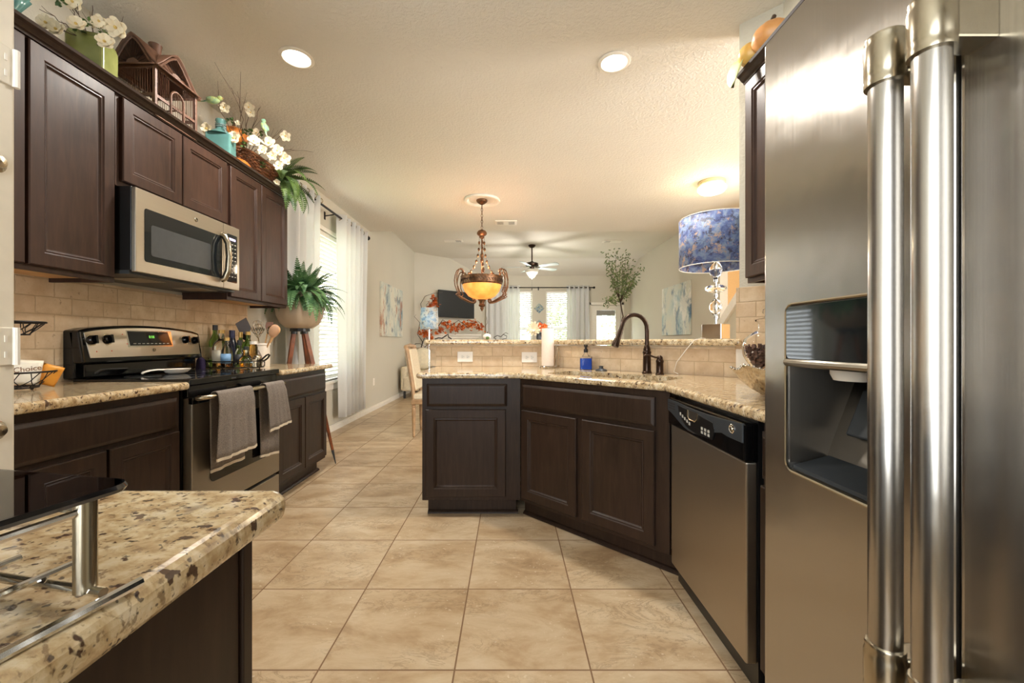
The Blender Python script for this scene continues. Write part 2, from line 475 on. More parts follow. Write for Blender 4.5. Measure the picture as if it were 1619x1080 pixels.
M['diamond'] = m_art('blue_glass_mosaic', [(36,48,66),(70,106,140),(150,170,170),(196,180,120),(220,220,210)], 26)
M['paper'] = simple('paper_towel', (244,228,212), .9, 0, .02, 80)
M['bluesoap'] = simple('blue_soap', (16,72,180), .15, 0, .08, 10)
M['crystal'] = None
def m_realglass(name, col=(1,1,1), ior=1.45, rough=0.0):
    t = NT(name); t.base(t.ramp(t.noise(5, 1), [(0, tuple(x*.99 for x in col)+(1,)), (1, tuple(col)+(1,))]))
    t.set(Roughness=rough, IOR=ior); t.b.inputs['Transmission Weight'].default_value = 1.0
    return t.m
M['crystal'] = m_realglass('crystal', (1,1,1), 1.5)
M['greenglass'] = m_realglass('green_bottle_glass', (.15,.3,.06))
M['bottleglass'] = m_realglass('clear_bottle_glass', (.96,.98,.95))
M['amber'] = m_realglass('amber_liquid', (.85,.5,.12), 1.33)
M['steelbasin'] = m_steel('sink_steel', (190,186,178), .22)
M['hammered'] = simple('hammered_silver', (206,194,176), .16, 1, .06, 12)
M['lampglow'] = m_emit('frosted_lens', (255,244,226), 6)
M['domeglow'] = m_emit('opal_glass_lit', (255,238,196), 2.6)
M['amberglow'] = m_emit('amber_glass_lit', (255,164,78), .52, (236,132,54))
M['opal'] = simple('opal_glass', (222,216,200), .25, 0, .02)
M['fanblade'] = simple('fan_blade', (158,166,164), .4, 0, .05, 8)
M['green_led'] = m_emit('green_led', (110,190,70), .7)
M['violet_led'] = m_emit('violet_led', (200,190,240), .8)
M['emitstep'] = simple('led_label', (190,186,176), .5)
M['cocoa'] = simple('brown_potpourri', (96,66,52), .8, 0, .3, 60)
M['foliage_out'] = m_leaf('garden_foliage', (120,150,84), (176,196,130))
M['grass'] = m_leaf('lawn', (130,150,90), (170,180,120))
M['candle'] = simple('white_pumpkin_skin', (236,228,214), .6, 0, .04, 10)
# ================= SETTING =================
XL, ZC, ZL, YE, YB, XR = -2.2, 2.843, 3.17, 6.54, 11.05, 3.2
Y0 = -1.4
def struct(name, mb, mat, **kw):
    return tag(mb.obj(name, mat, **kw), kind='structure')
struct('floor', MB().bx(XL-.3, 4.7, Y0, YB+.3, -.1, 0), M['floor'])
mb = MB().bx(XL-.15, 4.6, Y0, YE, ZC, ZC+.5)
struct('ceiling_kitchen', mb, M['ceiling'])
mb = MB().bx(XL-.15, XR+.15, YE, 10.31, ZL, ZL+.17)
mb.add([(XL-.15,10.31,ZL),(XR+.15,10.31,ZL),(XR+.15,YB+.02,ZC),(XL-.15,YB+.02,ZC),(XL-.15,10.31,ZL+.15),(XR+.15,10.31,ZL+.15),(XR+.15,YB+.02,ZL+.15),(XL-.15,YB+.02,ZL+.15)],
       [(0,3,2,1),(4,5,6,7),(0,1,5,4),(1,2,6,5),(2,3,7,6),(3,0,4,7)])
struct('ceiling_living_room', mb, M['ceiling'])
# left wall with window opening
WY0, WY1, WZ0, WZ1 = 4.3, 5.72, .63, 2.42
mb = MB().bx(XL-.15, XL, Y0, WY0, 0, ZL).bx(XL-.15, XL, WY1, 9.7, 0, ZL).bx(XL-.15, XL, WY0, WY1, 0, WZ0).bx(XL-.15, XL, WY0, WY1, WZ1, ZL)
struct('wall_left', mb, M['wall'])
# 45 degree fireplace wall
L45 = math.sqrt(2)*(YB-9.59)
mb = MB().bx(0, L45, 0, .12, 0, ZL)
struct('wall_fireplace', mb, M['wall'], loc=(XL, 9.59, 0), rz=45)
# back wall with two windows and a glazed door
XC = XL+YB-9.59
W2, W3, DR = (-.12, .60), (.96, 1.68), (2.16, 2.96)
BZ0, BZ1 = .75, 2.46
mb = MB()
for a, b in ((XC-.05, W2[0]), (W2[1], W3[0]), (W3[1], DR[0]), (DR[1], XR+.12)): mb.bx(a, b, YB, YB+.14, 0, ZL)
for a, b in (W2, W3): mb.bx(a, b, YB, YB+.14, 0, BZ0).bx(a, b, YB, YB+.14, BZ1, ZL)
mb.bx(DR[0], DR[1], YB, YB+.14, 2.08, ZL)
struct('wall_back', mb, M['wall'])
struct('wall_living_room_right', MB().bx(XR, XR+.12, 6.34, YB, 0, ZL), M['wall'])
struct('wall_stairs', MB().bx(4.35, 4.5, 1.0, 6.6, 0, ZC).bx(XR+.12, 4.4, 6.42, 6.54, 0, ZC), M['tan'])
# unseen wall behind the photographer, added with an opening that sets the fill light
mb = MB().bx(XL-.15, -1.85, Y0-.15, Y0, 0, ZC).bx(-.05, 4.6, Y0-.15, Y0, 0, ZC).bx(-1.85, -.05, Y0-.15, Y0, 0, .4).bx(-1.85, -.05, Y0-.15, Y0, 2.5, ZC)
struct('wall_front', mb, M['wall'])
# stair knee wall with sloping cap
s0, s1 = (6.32, 1.23), (4.3, 2.75)
pts = [(6.32,0),(6.32,s0[1]),(4.3,s1[1]),(4.3,0)]
Mx = Matrix(((0,0,1,0),(1,0,0,0),(0,1,0,0),(0,0,0,1)))
struct('wall_stair_side', MB().prism(pts, 3.12, 3.2, Mx), M['wall'])
cap = [(6.33,s0[1]-.1),(6.33,s0[1]+.06),(4.3,s1[1]+.06),(4.3,s1[1]-.1)]
struct('trim_stairs', MB().prism(cap, 3.08, 3.24, Mx), M['white'], bevel=.006)
# right kitchen wall ending in the diagonal pillar
D = 3.53
yb = D-.235
struct('wall_right', MB().prism([(1.255,D-1.255),(1.40,D-1.40),(1.40,Y0),(1.52,Y0),(1.52,D-1.345),(1.34,D-1.17)], 0, ZC), M['wall'])
# half wall behind the sink
hw = [(-.62,yb+.012),(.235,yb+.012),(1.243,D-1.231),(1.325,D-1.149),(.285,yb+.132),(-.62,yb+.132)]
struct('wall_bar', MB().prism(hw, 0, 1.083), M['wall'])
# tile facings, local x runs along each wall
mb = MB().bx(0, 3.4, -.012, 0, .9, 1.42)
struct('wall_tile_left', mb, M['tile'], loc=(XL+.001, .07, 0), rz=90)
mb = MB().bx(.035, .86, 0, .012, .9, 1.083)
struct('wall_tile_bar', mb, M['tile'], loc=(-.62, yb, 0))
mb = MB().bx(0, 1.4295, 0, .010, .9, 1.083).bx(1.4295, 1.643, 0, .010, .9, 1.405)
struct('wall_tile_sink', mb, M['tile'], loc=(.230, yb-.002, 0), rz=-45)
mb = MB().bx(0, 1.1, -.008, 0, .9, 1.405)
struct('wall_tile_right', mb, M['tile'], loc=(1.3999, D-1.405, 0), rz=-90)
mb = MB().bx(-.628, -.585, yb-.004, yb+.012, .914, 1.083).bx(-.636, -.575, yb-.014, yb+.0, 1.045, 1.083)
struct('trim_1', mb, M['tile_plain'], bevel=.003)
mb = MB().prism([(-.63,yb-.018),(.228,yb-.018),(1.23,D-1.257),(1.243,D-1.244),(.235,yb),(-.63,yb)], 1.066, 1.084)
struct('trim_2', mb, M['tile_plain'], bevel=.004)
# baseboards
def baseboard(name, x0, length, loc, rz):
    mb = MB().bx(x0, x0+length, -.014, 0, 0, .085).bx(x0, x0+length, -.02, 0, 0, .055)
    return struct(name, mb, M['white'], loc=loc, rz=rz, bevel=.004)
baseboard('baseboard_left', 0, 5.90, (XL, 3.68, 0), 90)
baseboard('baseboard_fireplace', 0, .28, (XL, 9.59, 0), 45)
baseboard('baseboard_back', 0, 2.8, (XC, YB, 0), 0)
baseboard('baseboard_right', 0, 4.6, (XR, YB, 0), -90)

def window(name, w, z0, z1, loc, rz, sash=None, trim=True, blind_label=None, wand=0):
    """local x along the wall, local -y into the room, y=0 at the wall face"""
    root = tag(empty(name, loc, rz), kind='structure')
    h = z1-z0
    f = MB()
    for a, b, c, d in ((0,.05,z0,z1),(w-.05,w,z0,z1),(0,w,z0,z0+.05),(0,w,z1-.05,z1)): f.bx(a, b, .09, .13, c, d)
    sz = sash or z0+h*.5
    f.bx(0, w, .085, .125, sz-.022, sz+.022)
    f.obj('window_frame', M['white'], root, bevel=.004)
    MB().bx(.03, w-.03, .105, .109, z0+.03, z1-.03).obj('window_pane', M['pane'], root)
    if trim:
        t = MB().bx(-.05, w+.05, -.045, .09, z0-.03, z0).bx(-.03, w+.03, -.018, 0, z0-.11, z0-.03)
        t.obj('window_sill', M['white'], root, bevel=.004)
    mb = MB().bx(.008, w-.008, .01, .06, z1-.055, z1-.004)
    bl = tag(mb.obj('window_blind', M['white'], None, loc=loc, rz=rz, bevel=.004), blind_label, 'blind')
    sl = MB(); n = int((h-.09)/.05)
    for i in range(n):
        z = z1-.08-i*.05
        sl.box((w/2, .035, z), (w-.024, .046, .003), rx=-40)
    sl.obj('slat', M['blind'], bl)
    for fx in (.18, .82): MB().cyl((w*fx, .009, z1-.05), (w*fx, .009, z0+.02), .0012, 4).obj('ladder_cord', M['white'], bl)
    MB().bx(.01, w-.01, .02, .05, z0+.006, z0+.022).obj('bottom_rail', M['white'], bl, bevel=.003)
    if wand: MB().cyl((w*.16, -.002, z1-.05), (w*.16, -.002, z1-wand), .005, 6).obj('wand', M['plastic'], bl)
    return root
window('window_1', WY1-WY0, WZ0, WZ1, (XL, WY0, 0), 90, blind_label='white slatted blind in the left dining window, between the sheer curtains')
struct('trim_3', MB().bx(-.02, WY1-WY0+.02, -.016, 0, WZ1, WZ1+.05), M['white'], loc=(XL, WY0, 0), rz=90, bevel=.006)
window('window_2', W2[1]-W2[0], BZ0, BZ1, (W2[0], YB, 0), 0, sash=1.46, blind_label='white slatted blind in the far window left of the diamond pictures')
window('window_3', W3[1]-W3[0], BZ0, BZ1, (W3[0], YB, 0), 0, sash=1.46, blind_label='white slatted blind with a wand, right of the diamond pictures', wand=.72)
# glazed patio door
d = tag(empty('door_1', (DR[0], YB, 0)), kind='structure'); w = DR[1]-DR[0]
mb = MB().bx(-.07,0,-.02,.1,0,2.15).bx(w,w+.07,-.02,.1,0,2.15).bx(-.07,w+.07,-.02,.1,2.08,2.15)
mb.obj('door_frame', M['white'], d, bevel=.006)
mb = MB().bx(0,.12,.03,.075,0.01,2.08).bx(w-.12,w,.03,.075,0.01,2.08).bx(.12,w-.12,.03,.075,0.01,.28).bx(.12,w-.12,.03,.075,1.95,2.08)
mb.obj('door_leaf', M['white'], d, bevel=.006)
mb = MB().bx(.115,.15,.015,.03,.26,1.97).bx(w-.15,w-.115,.015,.03,.26,1.97).bx(.15,w-.15,.015,.03,.26,.29).bx(.15,w-.15,.015,.03,1.94,1.97)
mb.obj('glazing_bead', M['white'], d, bevel=.004)
MB().bx(.12,w-.12,.05,.056,.28,1.95).obj('door_pane', M['pane'], d)
MB().bx(.15,w-.15,.035,.049,1.80,1.94).obj('raised_shade', simple('grey_shade',(150,148,142),.7), d)
kn = MB().lathe([(.0,0),(.022,.004),(.022,.01),(.01,.014),(.01,.035),(.026,.045),(.028,.06),(.0,.072)], (0,0,0), 14, Matrix.Translation((.06,.03,1.0)) @ Matrix.Rotation(R(90),4,'X'))
kn.obj('door_knob', M['nickel'], d, smooth=True)

# ---- pantry door edge at the far left, standing open beside the island ----
PX, PY = -.96, .785
pd = tag(empty('door_2', (PX, PY, 0), 0), kind='structure')
mb = MB().bx(-.62, -.035, -.02, .02, .01, 2.62)
mb.obj('door_leaf', M['ivory'], pd, bevel=.004)
mb = MB()
for i, (a, b, dp) in enumerate(((-.115,-.085,.022),(-.09,-.05,.016),(-.05,-.012,.020),(-.016,0,.024))):
    mb.bx(a, b, -dp, dp, 0, 2.66)
mb.obj('door_casing', M['ivory'], pd, bevel=.006, seg=3)
for z in (.36, 1.102, 1.637):
    ho = MB().bx(.0, .004, -.012, .018, z-.036, z+.036).obj('hinge', M['ivory'], pd, bevel=.0015)
    k = MB().cyl((.005,.020,z-.036),(.005,.020,z+.036),.0055,10)
    for q in (-.016, .014): k.bx(.004,.0055,.002,.006,z+q-.006,z+q+.006)
    k.obj('hinge_knuckle', M['plastic'], ho)
for z in (.945, 1.445):
    MB().lathe([(0,0),(.018,0),(.019,.004),(.012,.010),(.010,.016),(0,.018)], (0,0,0), 20, Matrix.Translation((0,-.012,z)) @ Matrix.Rotation(R(90),4,'Y')).obj('bumper_knob', M['nickel'], pd, smooth=True)

# ---- outside ----
mb = MB().bx(-14, 14, YB+1.2, 24, -.25, -.15).bx(-14, -2.9, -4, YB+1.2, -.25, -.15)
tag(mb.obj('lawn', M['grass']), 'pale sunlit lawn beyond the windows', 'lawn', kind='stuff')
def shrub(x, y, r, hgt, label):
    root = empty('garden_tree', (x, y, -.149), 0, label, 'tree', 'trees outside the windows')
    MB().tube([(0,0,0),(.03,0,hgt*.4),(0,.05,hgt*.7)], .09, 8, .04).obj('trunk', M['twig'], root)
    lf = MB()
    for i in range(1500):
        a = random.random()*6.283; b = math.acos(random.uniform(-1,1)); q = r*random.uniform(.45,1)
        c = Vector((q*math.sin(b)*math.cos(a), q*math.sin(b)*math.sin(a), hgt*.68+q*math.cos(b)*.95))
        s = .085; rot = Matrix.Rotation(random.random()*6.28,3,'Z') @ Matrix.Rotation(random.random()*3,3,'X')
        vs = [c+rot@Vector(v) for v in ((-s,0,0),(0,-s*.45,0),(s,0,0),(0,s*.45,0))]
        lf.add(vs, [(0,1,2,3)])
    lf.obj('foliage', M['foliage_out'], root)
shrub(-.9, 14.2, 1.5, 2.9, 'bushy green tree outside the left far window')
shrub(2.1, 14.4, 1.3, 2.4, 'bushy green tree outside the right far window')
shrub(5.0, 16.5, 1.4, 2.6, 'green tree seen through the glazed patio door')
tag(MB().bx(2.6, 2.75, 12.6, 12.75, -.15, 3.0).obj('patio_post', M['cream'], bevel=.01), 'pale patio post outside the glazed door', 'post')

# ================= CABINETS =================
def door_steps(t=.02, fr=.052):
    return [(0,0),(0,-t+.004),(.004,-t),(fr,-t),(fr+.006,-t+.005),(fr+.011,-t+.004),(fr+.018,-t+.011),(fr+.022,-t+.012)]
def drawer_steps(t=.02):
    return [(0,0),(0,-t+.009),(.004,-t+.006),(.015,-t+.0005),(.018,-t)]
def cab_door(par, x0, x1, z0, z1, y=0, fr=.052, name='door'):
    s = [(a, b+y) for a, b in door_steps(fr=fr)]
    return MB().panel(x0, x1, z0, z1, s).obj(name, M['wood'], par)
def cab_drawer(par, x0, x1, z0, z1, y=0):
    s = [(a, b+y) for a, b in drawer_steps()]
    return MB().panel(x0, x1, z0, z1, s).obj('drawer', M['wood'], par)
def base_cab(label, loc, rz, w, depth, doors, drawers, hollow=False, kick=(0, None), kend=False, group=None, name='base_cabinet'):
    root = empty(name, loc, rz, label, 'cabinet', group)
    if hollow:
        mb = MB().bx(0, w, 0, .02, .1, .876)
    else:
        mb = MB().bx(0, w, 0, depth, .1, .876)
    mb.obj('body', M['wood'], root, bevel=.0015)
    k0 = kick[0]; k1 = kick[1] if kick[1] is not None else w
    MB().bx(k0, k1, .055, .07 if hollow else depth-.01, 0, .1).obj('toe_kick', M['wood'], root)
    sh = MB().prism([(.055,0),(.036,0),(.038,.008),(.046,.016),(.055,.02)], k0-.012 if kend else k0, k1+.012 if kick[1] else k1,
                    Matrix(((0,0,1,0),(1,0,0,0),(0,1,0,0),(0,0,0,1))))
    sh.obj('shoe_moulding', M['wood'], root)
    for d in doors: cab_door(root, *d)
    for d in drawers: cab_drawer(root, *d)
    return root
DZ = (.126, .680); WZ = (.700, .842)
# peninsula cabinet (faces the camera)
base_cab('dark brown base cabinet, one drawer over one door, left end of sink run', (-.558, 2.65, 0), 0, .626, .62,
         [(.024, .532, *DZ)], [(.032, .540, *WZ)], kick=(.028, .60))
# diagonal sink cabinet
SL = .968
base_cab('dark brown diagonal cabinet with two doors under the sink', (.070, 2.65, 0), -45, SL, .5,
         [(.022, .440, *DZ), (.480, .900, *DZ)], [(.022, .900, *WZ)], hollow=True, kick=(-.015, SL+.03))
# filler between dishwasher and refrigerator
base_cab('narrow dark filler cabinet between dishwasher and refrigerator', (.77, 1.262, 0), -90, .262, .6, [(.012,.25,*DZ)], [(.012,.25,*WZ)])
# left run
base_cab('dark brown base cabinet with one wide drawer, near side of the range', (-1.61, .95, 0), 90, 1.075, .58,
         [(.335, .695, *DZ), (.708, 1.058, *DZ)], [(.335, 1.050, *WZ)], group=None)
base_cab('dark brown base cabinet on the window side of the range', (-1.61, 2.845, 0), 90, .785, .58,
         [(.02, .388, *DZ), (.398, .768, *DZ)], [(.02, .762, *WZ)], kick=(0, .745))
# island beside the camera
root = empty('island_cabinet', (-.338, .535, 0), 0, 'dark wood island cabinet in the near left corner', 'cabinet')
MB().bx(-.55, -.012, -1.0, 0, 0, .876).obj('body', M['wood'], root)
MB().bx(-.012, 0, -1.0, -.016, 0.0, .876).obj('side_panel', M['wood'], root, bevel=.001)
MB().bx(-.02, .004, -.013, .006, 0.0, .876).obj('corner_stile', M['wood'], root, bevel=.002)

# uppers, left wall: root origin at door plane back
UZ0, UZ1 = 1.392, 2.306
def upper(label, loc, rz, w, depth, z0, z1, doors, dz=None, lightbox=True):
    root = empty('wall_cabinet', loc, rz, label, 'cabinet')
    mb = MB().bx(0, w, 0, .02, z0, z1).bx(0, .016, .02, depth, z0, z1).bx(w-.016, w, .02, depth, z0, z1).bx(.016, w-.016, .02, depth, z0+.022, z1)
    mb.obj('body', M['wood_up'], root, bevel=.001)
    MB().bx(.017, w-.017, .021, depth-.01, z0+.019, z0+.0215).obj('underside', M['pine'], root)
    for a, b in doors: cab_door(root, a, b, z0+.022 if dz is None else dz, z1-.012).data.materials[0] = M['wood_up']
    return root
upper('dark brown wall cabinet over the near counter, left of the microwave', (-1.89, 1.08, 0), 90, .91, .30, UZ0, UZ1, [(.17,.528),(.540,.893)])
upper('short dark brown two-door wall cabinet directly above the microwave', (-1.89, 1.992, 0), 90, .786, .30, 1.862, UZ1, [(.022,.386),(.394,.765)], dz=1.889)
upper('dark brown two-door wall cabinet on the window side of the microwave', (-1.89, 2.780, 0), 90, .74, .30, UZ0, UZ1, [(.012,.352),(.360,.722)])
cr = [(0,0),(-.012,0),(-.014,.008),(-.022,.012),(-.034,.026),(-.046,.034),(-.05,.045),(0,.045)]
Mc = Matrix(((0,0,1,0),(1,0,0,0),(0,1,0,0),(0,0,0,1)))
o = MB().prism(cr, -.0, 2.455, Mc).obj('crown_moulding', M['wood'], None, loc=(-1.888, 1.08, UZ1-.004), rz=90)
tag(o, 'dark crown moulding along the top of the left wall cabinets', 'moulding')
o = MB().prism([(.0,0),(.0,.045),(.28,.045),(.28,0)], 2.40, 2.445, Mc)
# right upper
upper('dark wall cabinet behind the refrigerator, at the right', (1.114, 1.95, 0), -90, .90, .28, 1.384, 2.32, [(.012,.44),(.45,.88)])
o = MB().prism([(a*.9, b) for a, b in cr], -.0, .95, Mc).obj('crown_moulding', M['wood'], None, loc=(1.114, 1.965, 2.321), rz=-90)
tag(o, 'dark crown moulding above the right wall cabinet', 'moulding')

# ================= WORKTOPS =================
def counter(name, poly, z0, z1, label, b=.015):
    o = MB().prism(poly, z0, z1).obj(name, M['granite'], None, bevel=b, seg=4)
    return tag(o, label, 'worktop')
CF = 2.666
main = [(-.59,2.613),(.053,2.613),(.717,CF-.717),(.717,.995),(1.388,.995),(1.388,D-1.398),(.229,yb-.003),(-.59,yb-.001)]
ct = counter('granite_worktop', main, .877, .914, 'speckled beige granite worktop around the sink')
# sink opening: local frame (u along wall, v towards wall)
S2 = math.sqrt(.5)
def uv(u, v, z=0): return Vector((S2*(u+v), S2*(v-u), z))
U0, U1, V0, V1 = -1.68, -.92, 1.975, 2.28
cx_, cy_ = (U0+U1)/2, (V0+V1)/2
q = uv(cx_, cy_)
cutter = MB().bx(-(U1-U0)/2, (U1-U0)/2, -(V1-V0)/2, (V1-V0)/2, .8, 1.0).obj('cutter', M['granite'], None, loc=(q.x, q.y, 0), rz=-45)
md = cutter.modifiers.new('b', 'BEVEL'); md.width = .05; md.segments = 6; md.limit_method = 'ANGLE'; md.affect = 'EDGES'
# round only the upright edges
cutter.modifiers.clear()
rc = []
hw_, hd_ = (U1-U0)/2, (V1-V0)/2; rr = .06
for (sx, sy, a0) in ((1,1,0),(-1,1,90),(-1,-1,180),(1,-1,270)):
    for k in range(7):
        a = R(a0+k*15); rc.append((sx*(hw_-rr)+rr*math.cos(a), sy*(hd_-rr)+rr*math.sin(a)))
bpy.data.objects.remove(cutter, do_unlink=True)
cutter = MB().prism(rc, .8, 1.0).obj('cutter', M['granite'], None, loc=(q.x, q.y, 0), rz=-45)
cut(ct, [cutter])
sink = empty('kitchen_sink', (q.x, q.y, .876), -45, 'double bowl steel undermount sink in the diagonal worktop', 'sink')
def bowl(x0, x1):
    n = 28; prof = []
    pts = []
    cx0, hwx = (x0+x1)/2, (x1-x0)/2; hdy = hd_+.004
    for s_, z, r_ in ((1.06,-.001,.06),(1.0,-.004,.06),(.99,-.15,.06),(.93,-.185,.05),(.3,-.19,.03),(.12,-.193,.01)):
        ring = []
        hx, hy = hwx*s_, hdy*s_; r1 = min(r_, hx*.9, hy*.9)
        for (sx, sy, a0) in ((1,1,0),(-1,1,90),(-1,-1,180),(1,-1,270)):
            for k in range(7):
                a = R(a0+k*15); ring.append((cx0+sx*(hx-r1)+r1*math.cos(a), sy*(hy-r1)+r1*math.sin(a), z))
        pts.append(ring)
    mb = MB(); n = 28
    for r_ in pts: mb.v += [Vector(p) for p in r_]
    for i in range(len(pts)-1):
        for k in range(n): mb.f.append([i*n+k, i*n+(k+1)%n, (i+1)*n+(k+1)%n, (i+1)*n+k])
    return mb
for x0, x1 in ((-hw_, -.012), (.012, hw_)):
    b_ = bowl(x0, x1).obj('bowl', M['steelbasin'], sink, smooth=True)
    MB().lathe([(.0,-.19),(.042,-.1895),(.044,-.186),(.03,-.187),(.0,-.188)], ((x0+x1)/2,0,0), 20).obj('drain', M['chrome'], b_, smooth=True)
counter('granite_worktop', [(-2.186,.95),(-1.555,.95),(-1.555,2.030),(-2.186,2.030)], .877, .914, 'speckled beige granite worktop between the pantry door and the range')
counter('granite_worktop', [(-2.186,2.842),(-1.555,2.842),(-1.555,3.665),(-2.186,3.665)], .877, .914, 'speckled beige granite worktop on the window side of the range')
counter('granite_worktop', [(-.91,-.5),(-.293,-.5),(-.293,.542),(-.298,.556),(-.312,.562),(-.91,.562)], .877, .914, 'speckled granite worktop of the island in the near left corner', .017)
bar = [(-.67,yb-.055),(.212,yb-.055),(1.232,D-.078-1.232),(1.253,D-.078-1.213),(1.247,D-1.231),(1.49,D-.99),(.385,yb+.36),(-.67,yb+.36)]
o = MB().prism(bar, 1.087, 1.125).obj('granite_bar_top', M['granite'], None, bevel=.016, seg=4)
tag(o, 'raised speckled granite bar top behind the sink', 'worktop')
# ================= APPLIANCES =================
def xz(k=0.0, zr=0.0):
    """prism matrix: polygon is (x, z), extrusion runs along y; k leans the face back"""
    return Matrix(((1,0,0,0),(0,k,1,-k*zr),(0,1,0,0),(0,0,0,1)))
def rrect(x0, x1, z0, z1, r, n=5):
    p = []
    for (cx, cz, a0) in ((x1-r,z1-r,0),(x0+r,z1-r,90),(x0+r,z0+r,180),(x1-r,z0+r,270)):
        for k in range(n): a = R(a0+90*k/(n-1)); p.append((cx+r*math.cos(a), cz+r*math.sin(a)))
    return p
# ---- range ----
rg = empty('range', (-1.61, 2.037, 0), 90, 'stainless and black electric range between the left worktops', 'range')
MB().bx(.004,.786,0,.57,.03,.893).obj('body', M['blackmat'], rg, bevel=.002)
MB().bx(.02,.77,.03,.5,0,.03).obj('base', M['blackmat'], rg)
MB().bx(-.002,.792,-.045,.53,.894,.925).obj('cooktop', M['blackgloss'], rg, bevel=.006, seg=3)
ri = MB()
for (x, y, r) in ((.2,.12,.10),(.58,.12,.085),(.2,.36,.075),(.58,.36,.10)):
    ri2 = MB().torus((x,y,.9252), r, .0008, 32, 4)
    ri2.obj('burner_ring', M['graphite'], rg)
MB().bx(.006,.784,-.03,0,.835,.893).obj('front_rail', M['blackgloss'], rg, bevel=.004)
MB().bx(.30,.34,-.0465,-.045,.903,.909).obj('badge', M['graphite'], rg)
dr = MB().bx(.008,.782,-.05,-.002,.235,.83).obj('oven_door', M['steel_h'], rg, bevel=.006, seg=3)
MB().bx(.008,.782,-.0515,-.03,.80,.832).obj('door_top_band', M['blackgloss'], dr, bevel=.002)
MB().prism(rrect(.128,.662,.375,.70,.03), -.0525, -.04, xz()).obj('oven_window', M['blackgloss'], dr)
hb = MB().tube([(.035,-.052,.826),(.037,-.085,.83),(.05,-.1,.832),(.09,-.106,.833),(.395,-.108,.834),(.70,-.106,.833),(.74,-.1,.832),(.753,-.085,.83),(.755,-.052,.826)], .0155, 12, flat=.8)
hb.obj('oven_handle', M['nickel'], dr, smooth=True)
MB().bx(.008,.782,-.048,-.002,.045,.215).obj('drawer', M['steel_h'], rg, bevel=.005, seg=3)
# backguard
N = 16
arch = [(.0,.925)]+[(.0,1.165)]+[(.79*i/N, 1.172+.03*(1-(2*i/N-1)**2)) for i in range(1, N)]+[(.79,1.165),(.79,.925)]
MB().prism(arch, .525, .582, xz()).obj('backguard', M['blackgloss'], rg, bevel=.008, seg=3)
MB().prism([(.03,.93),(.76,.93),(.76,1.0),(.03,1.0)], .50, .53, xz()).obj('backguard_panel', M['blackgloss'], rg, bevel=.006, seg=3)
con = [(.0,1.0),(.0,1.165)]+[(.79*i/N, 1.172+.03*(1-(2*i/N-1)**2)) for i in range(1, N)]+[(.79,1.165),(.79,1.0)]
c_ = MB().prism(con, .475, .53, xz(.16,1.0)).obj('console', M['blackgloss'], rg, bevel=.01, seg=3)
pl = [(.035,1.028),(.022,1.155)]+[(.03+.73*i/N, 1.160+.028*(1-(2*i/N-1)**2)) for i in range(1, N)]+[(.772,1.155),(.768,1.028)]
MB().prism(pl, .472, .48, xz(.16,1.0)).obj('console_plate', M['steel_h'], c_, bevel=.001)
dp = MB().prism([(.262,1.088),(.255,1.168),(.525,1.168),(.545,1.088)], .4695, .474, xz(.16,1.0)).obj('display', M['blackglass'], c_, bevel=.001)
text('clock_digits', '8:08', .022, M['green_led'], dp, Matrix.Translation((.405,.4695+.16*.137,1.137)) @ Matrix.Rotation(R(81),4,'X'))
for i in range(9):
    MB().bx(.28+i*.028,.296+i*.028,.468+.0158,.4835+.0015,1.097,1.101).obj('touch_mark', M['emitstep'], dp)
MB().prism(rrect(.248,.552,1.080,1.174,.004,3), .4712, .473, xz(.16,1.0)).obj('display_bezel', M['chrome'], c_)
def emblem(par, x, y, z, r, lean=0.0, mat='nickel'):
    T = Matrix.Translation((x,y,z)) @ Matrix.Rotation(R(90-lean),4,'X')
    o = MB().lathe([(0,0),(r,0),(r,.0015),(r*.9,.0025),(0,.0025)], (0,0,0), 20, T).obj('emblem', M[mat], par, smooth=True)
    s = MB()
    for q in (-1, 1):
        s.tube([T @ Vector((q*r*(.1+.45*math.sin(a)), r*.55*math.cos(a), .003)) for a in [i*.5 for i in range(7)]], r*.06, 5)
    s.torus((0,0,.003), r*.86, r*.05, 20, 5, T)
    s.obj('emblem_script', M['slot'], o)
emblem(c_, .41, .4705+.16*.062, 1.062, .009, 9)
for (x, z) in ((.052,1.118),(.135,1.122),(.655,1.122),(.733,1.118)):
    T = Matrix.Translation((x,.472+.16*(z-1),z)) @ Matrix.Rotation(R(81),4,'X')
    k = MB().lathe([(.0,0),(.029,0),(.029,.002),(.0,.002)],(0,0,0),24,T).obj('knob_dial', M['nickel'], c_)
    kb = MB().lathe([(0,.002),(.024,.002),(.022,.016),(.018,.02),(0,.02)],(0,0,0),24,T)
    kb.box((0,0,.024),(.011,.042,.016),T)
    kb.obj('knob', M['blackgloss'], c_, smooth=True)
for (x, z) in ((.225,1.15),(.245,1.098),(.07,1.06),(.15,1.062)):
    T = Matrix.Translation((x,.4718+.16*(z-1),z)) @ Matrix.Rotation(R(81),4,'X')
    MB().lathe([(0,0),(.0032,0),(.003,.0012),(0,.0015)],(0,0,0),10,T).obj('indicator_dot', simple('red_dot',(176,50,30),.4), c_)
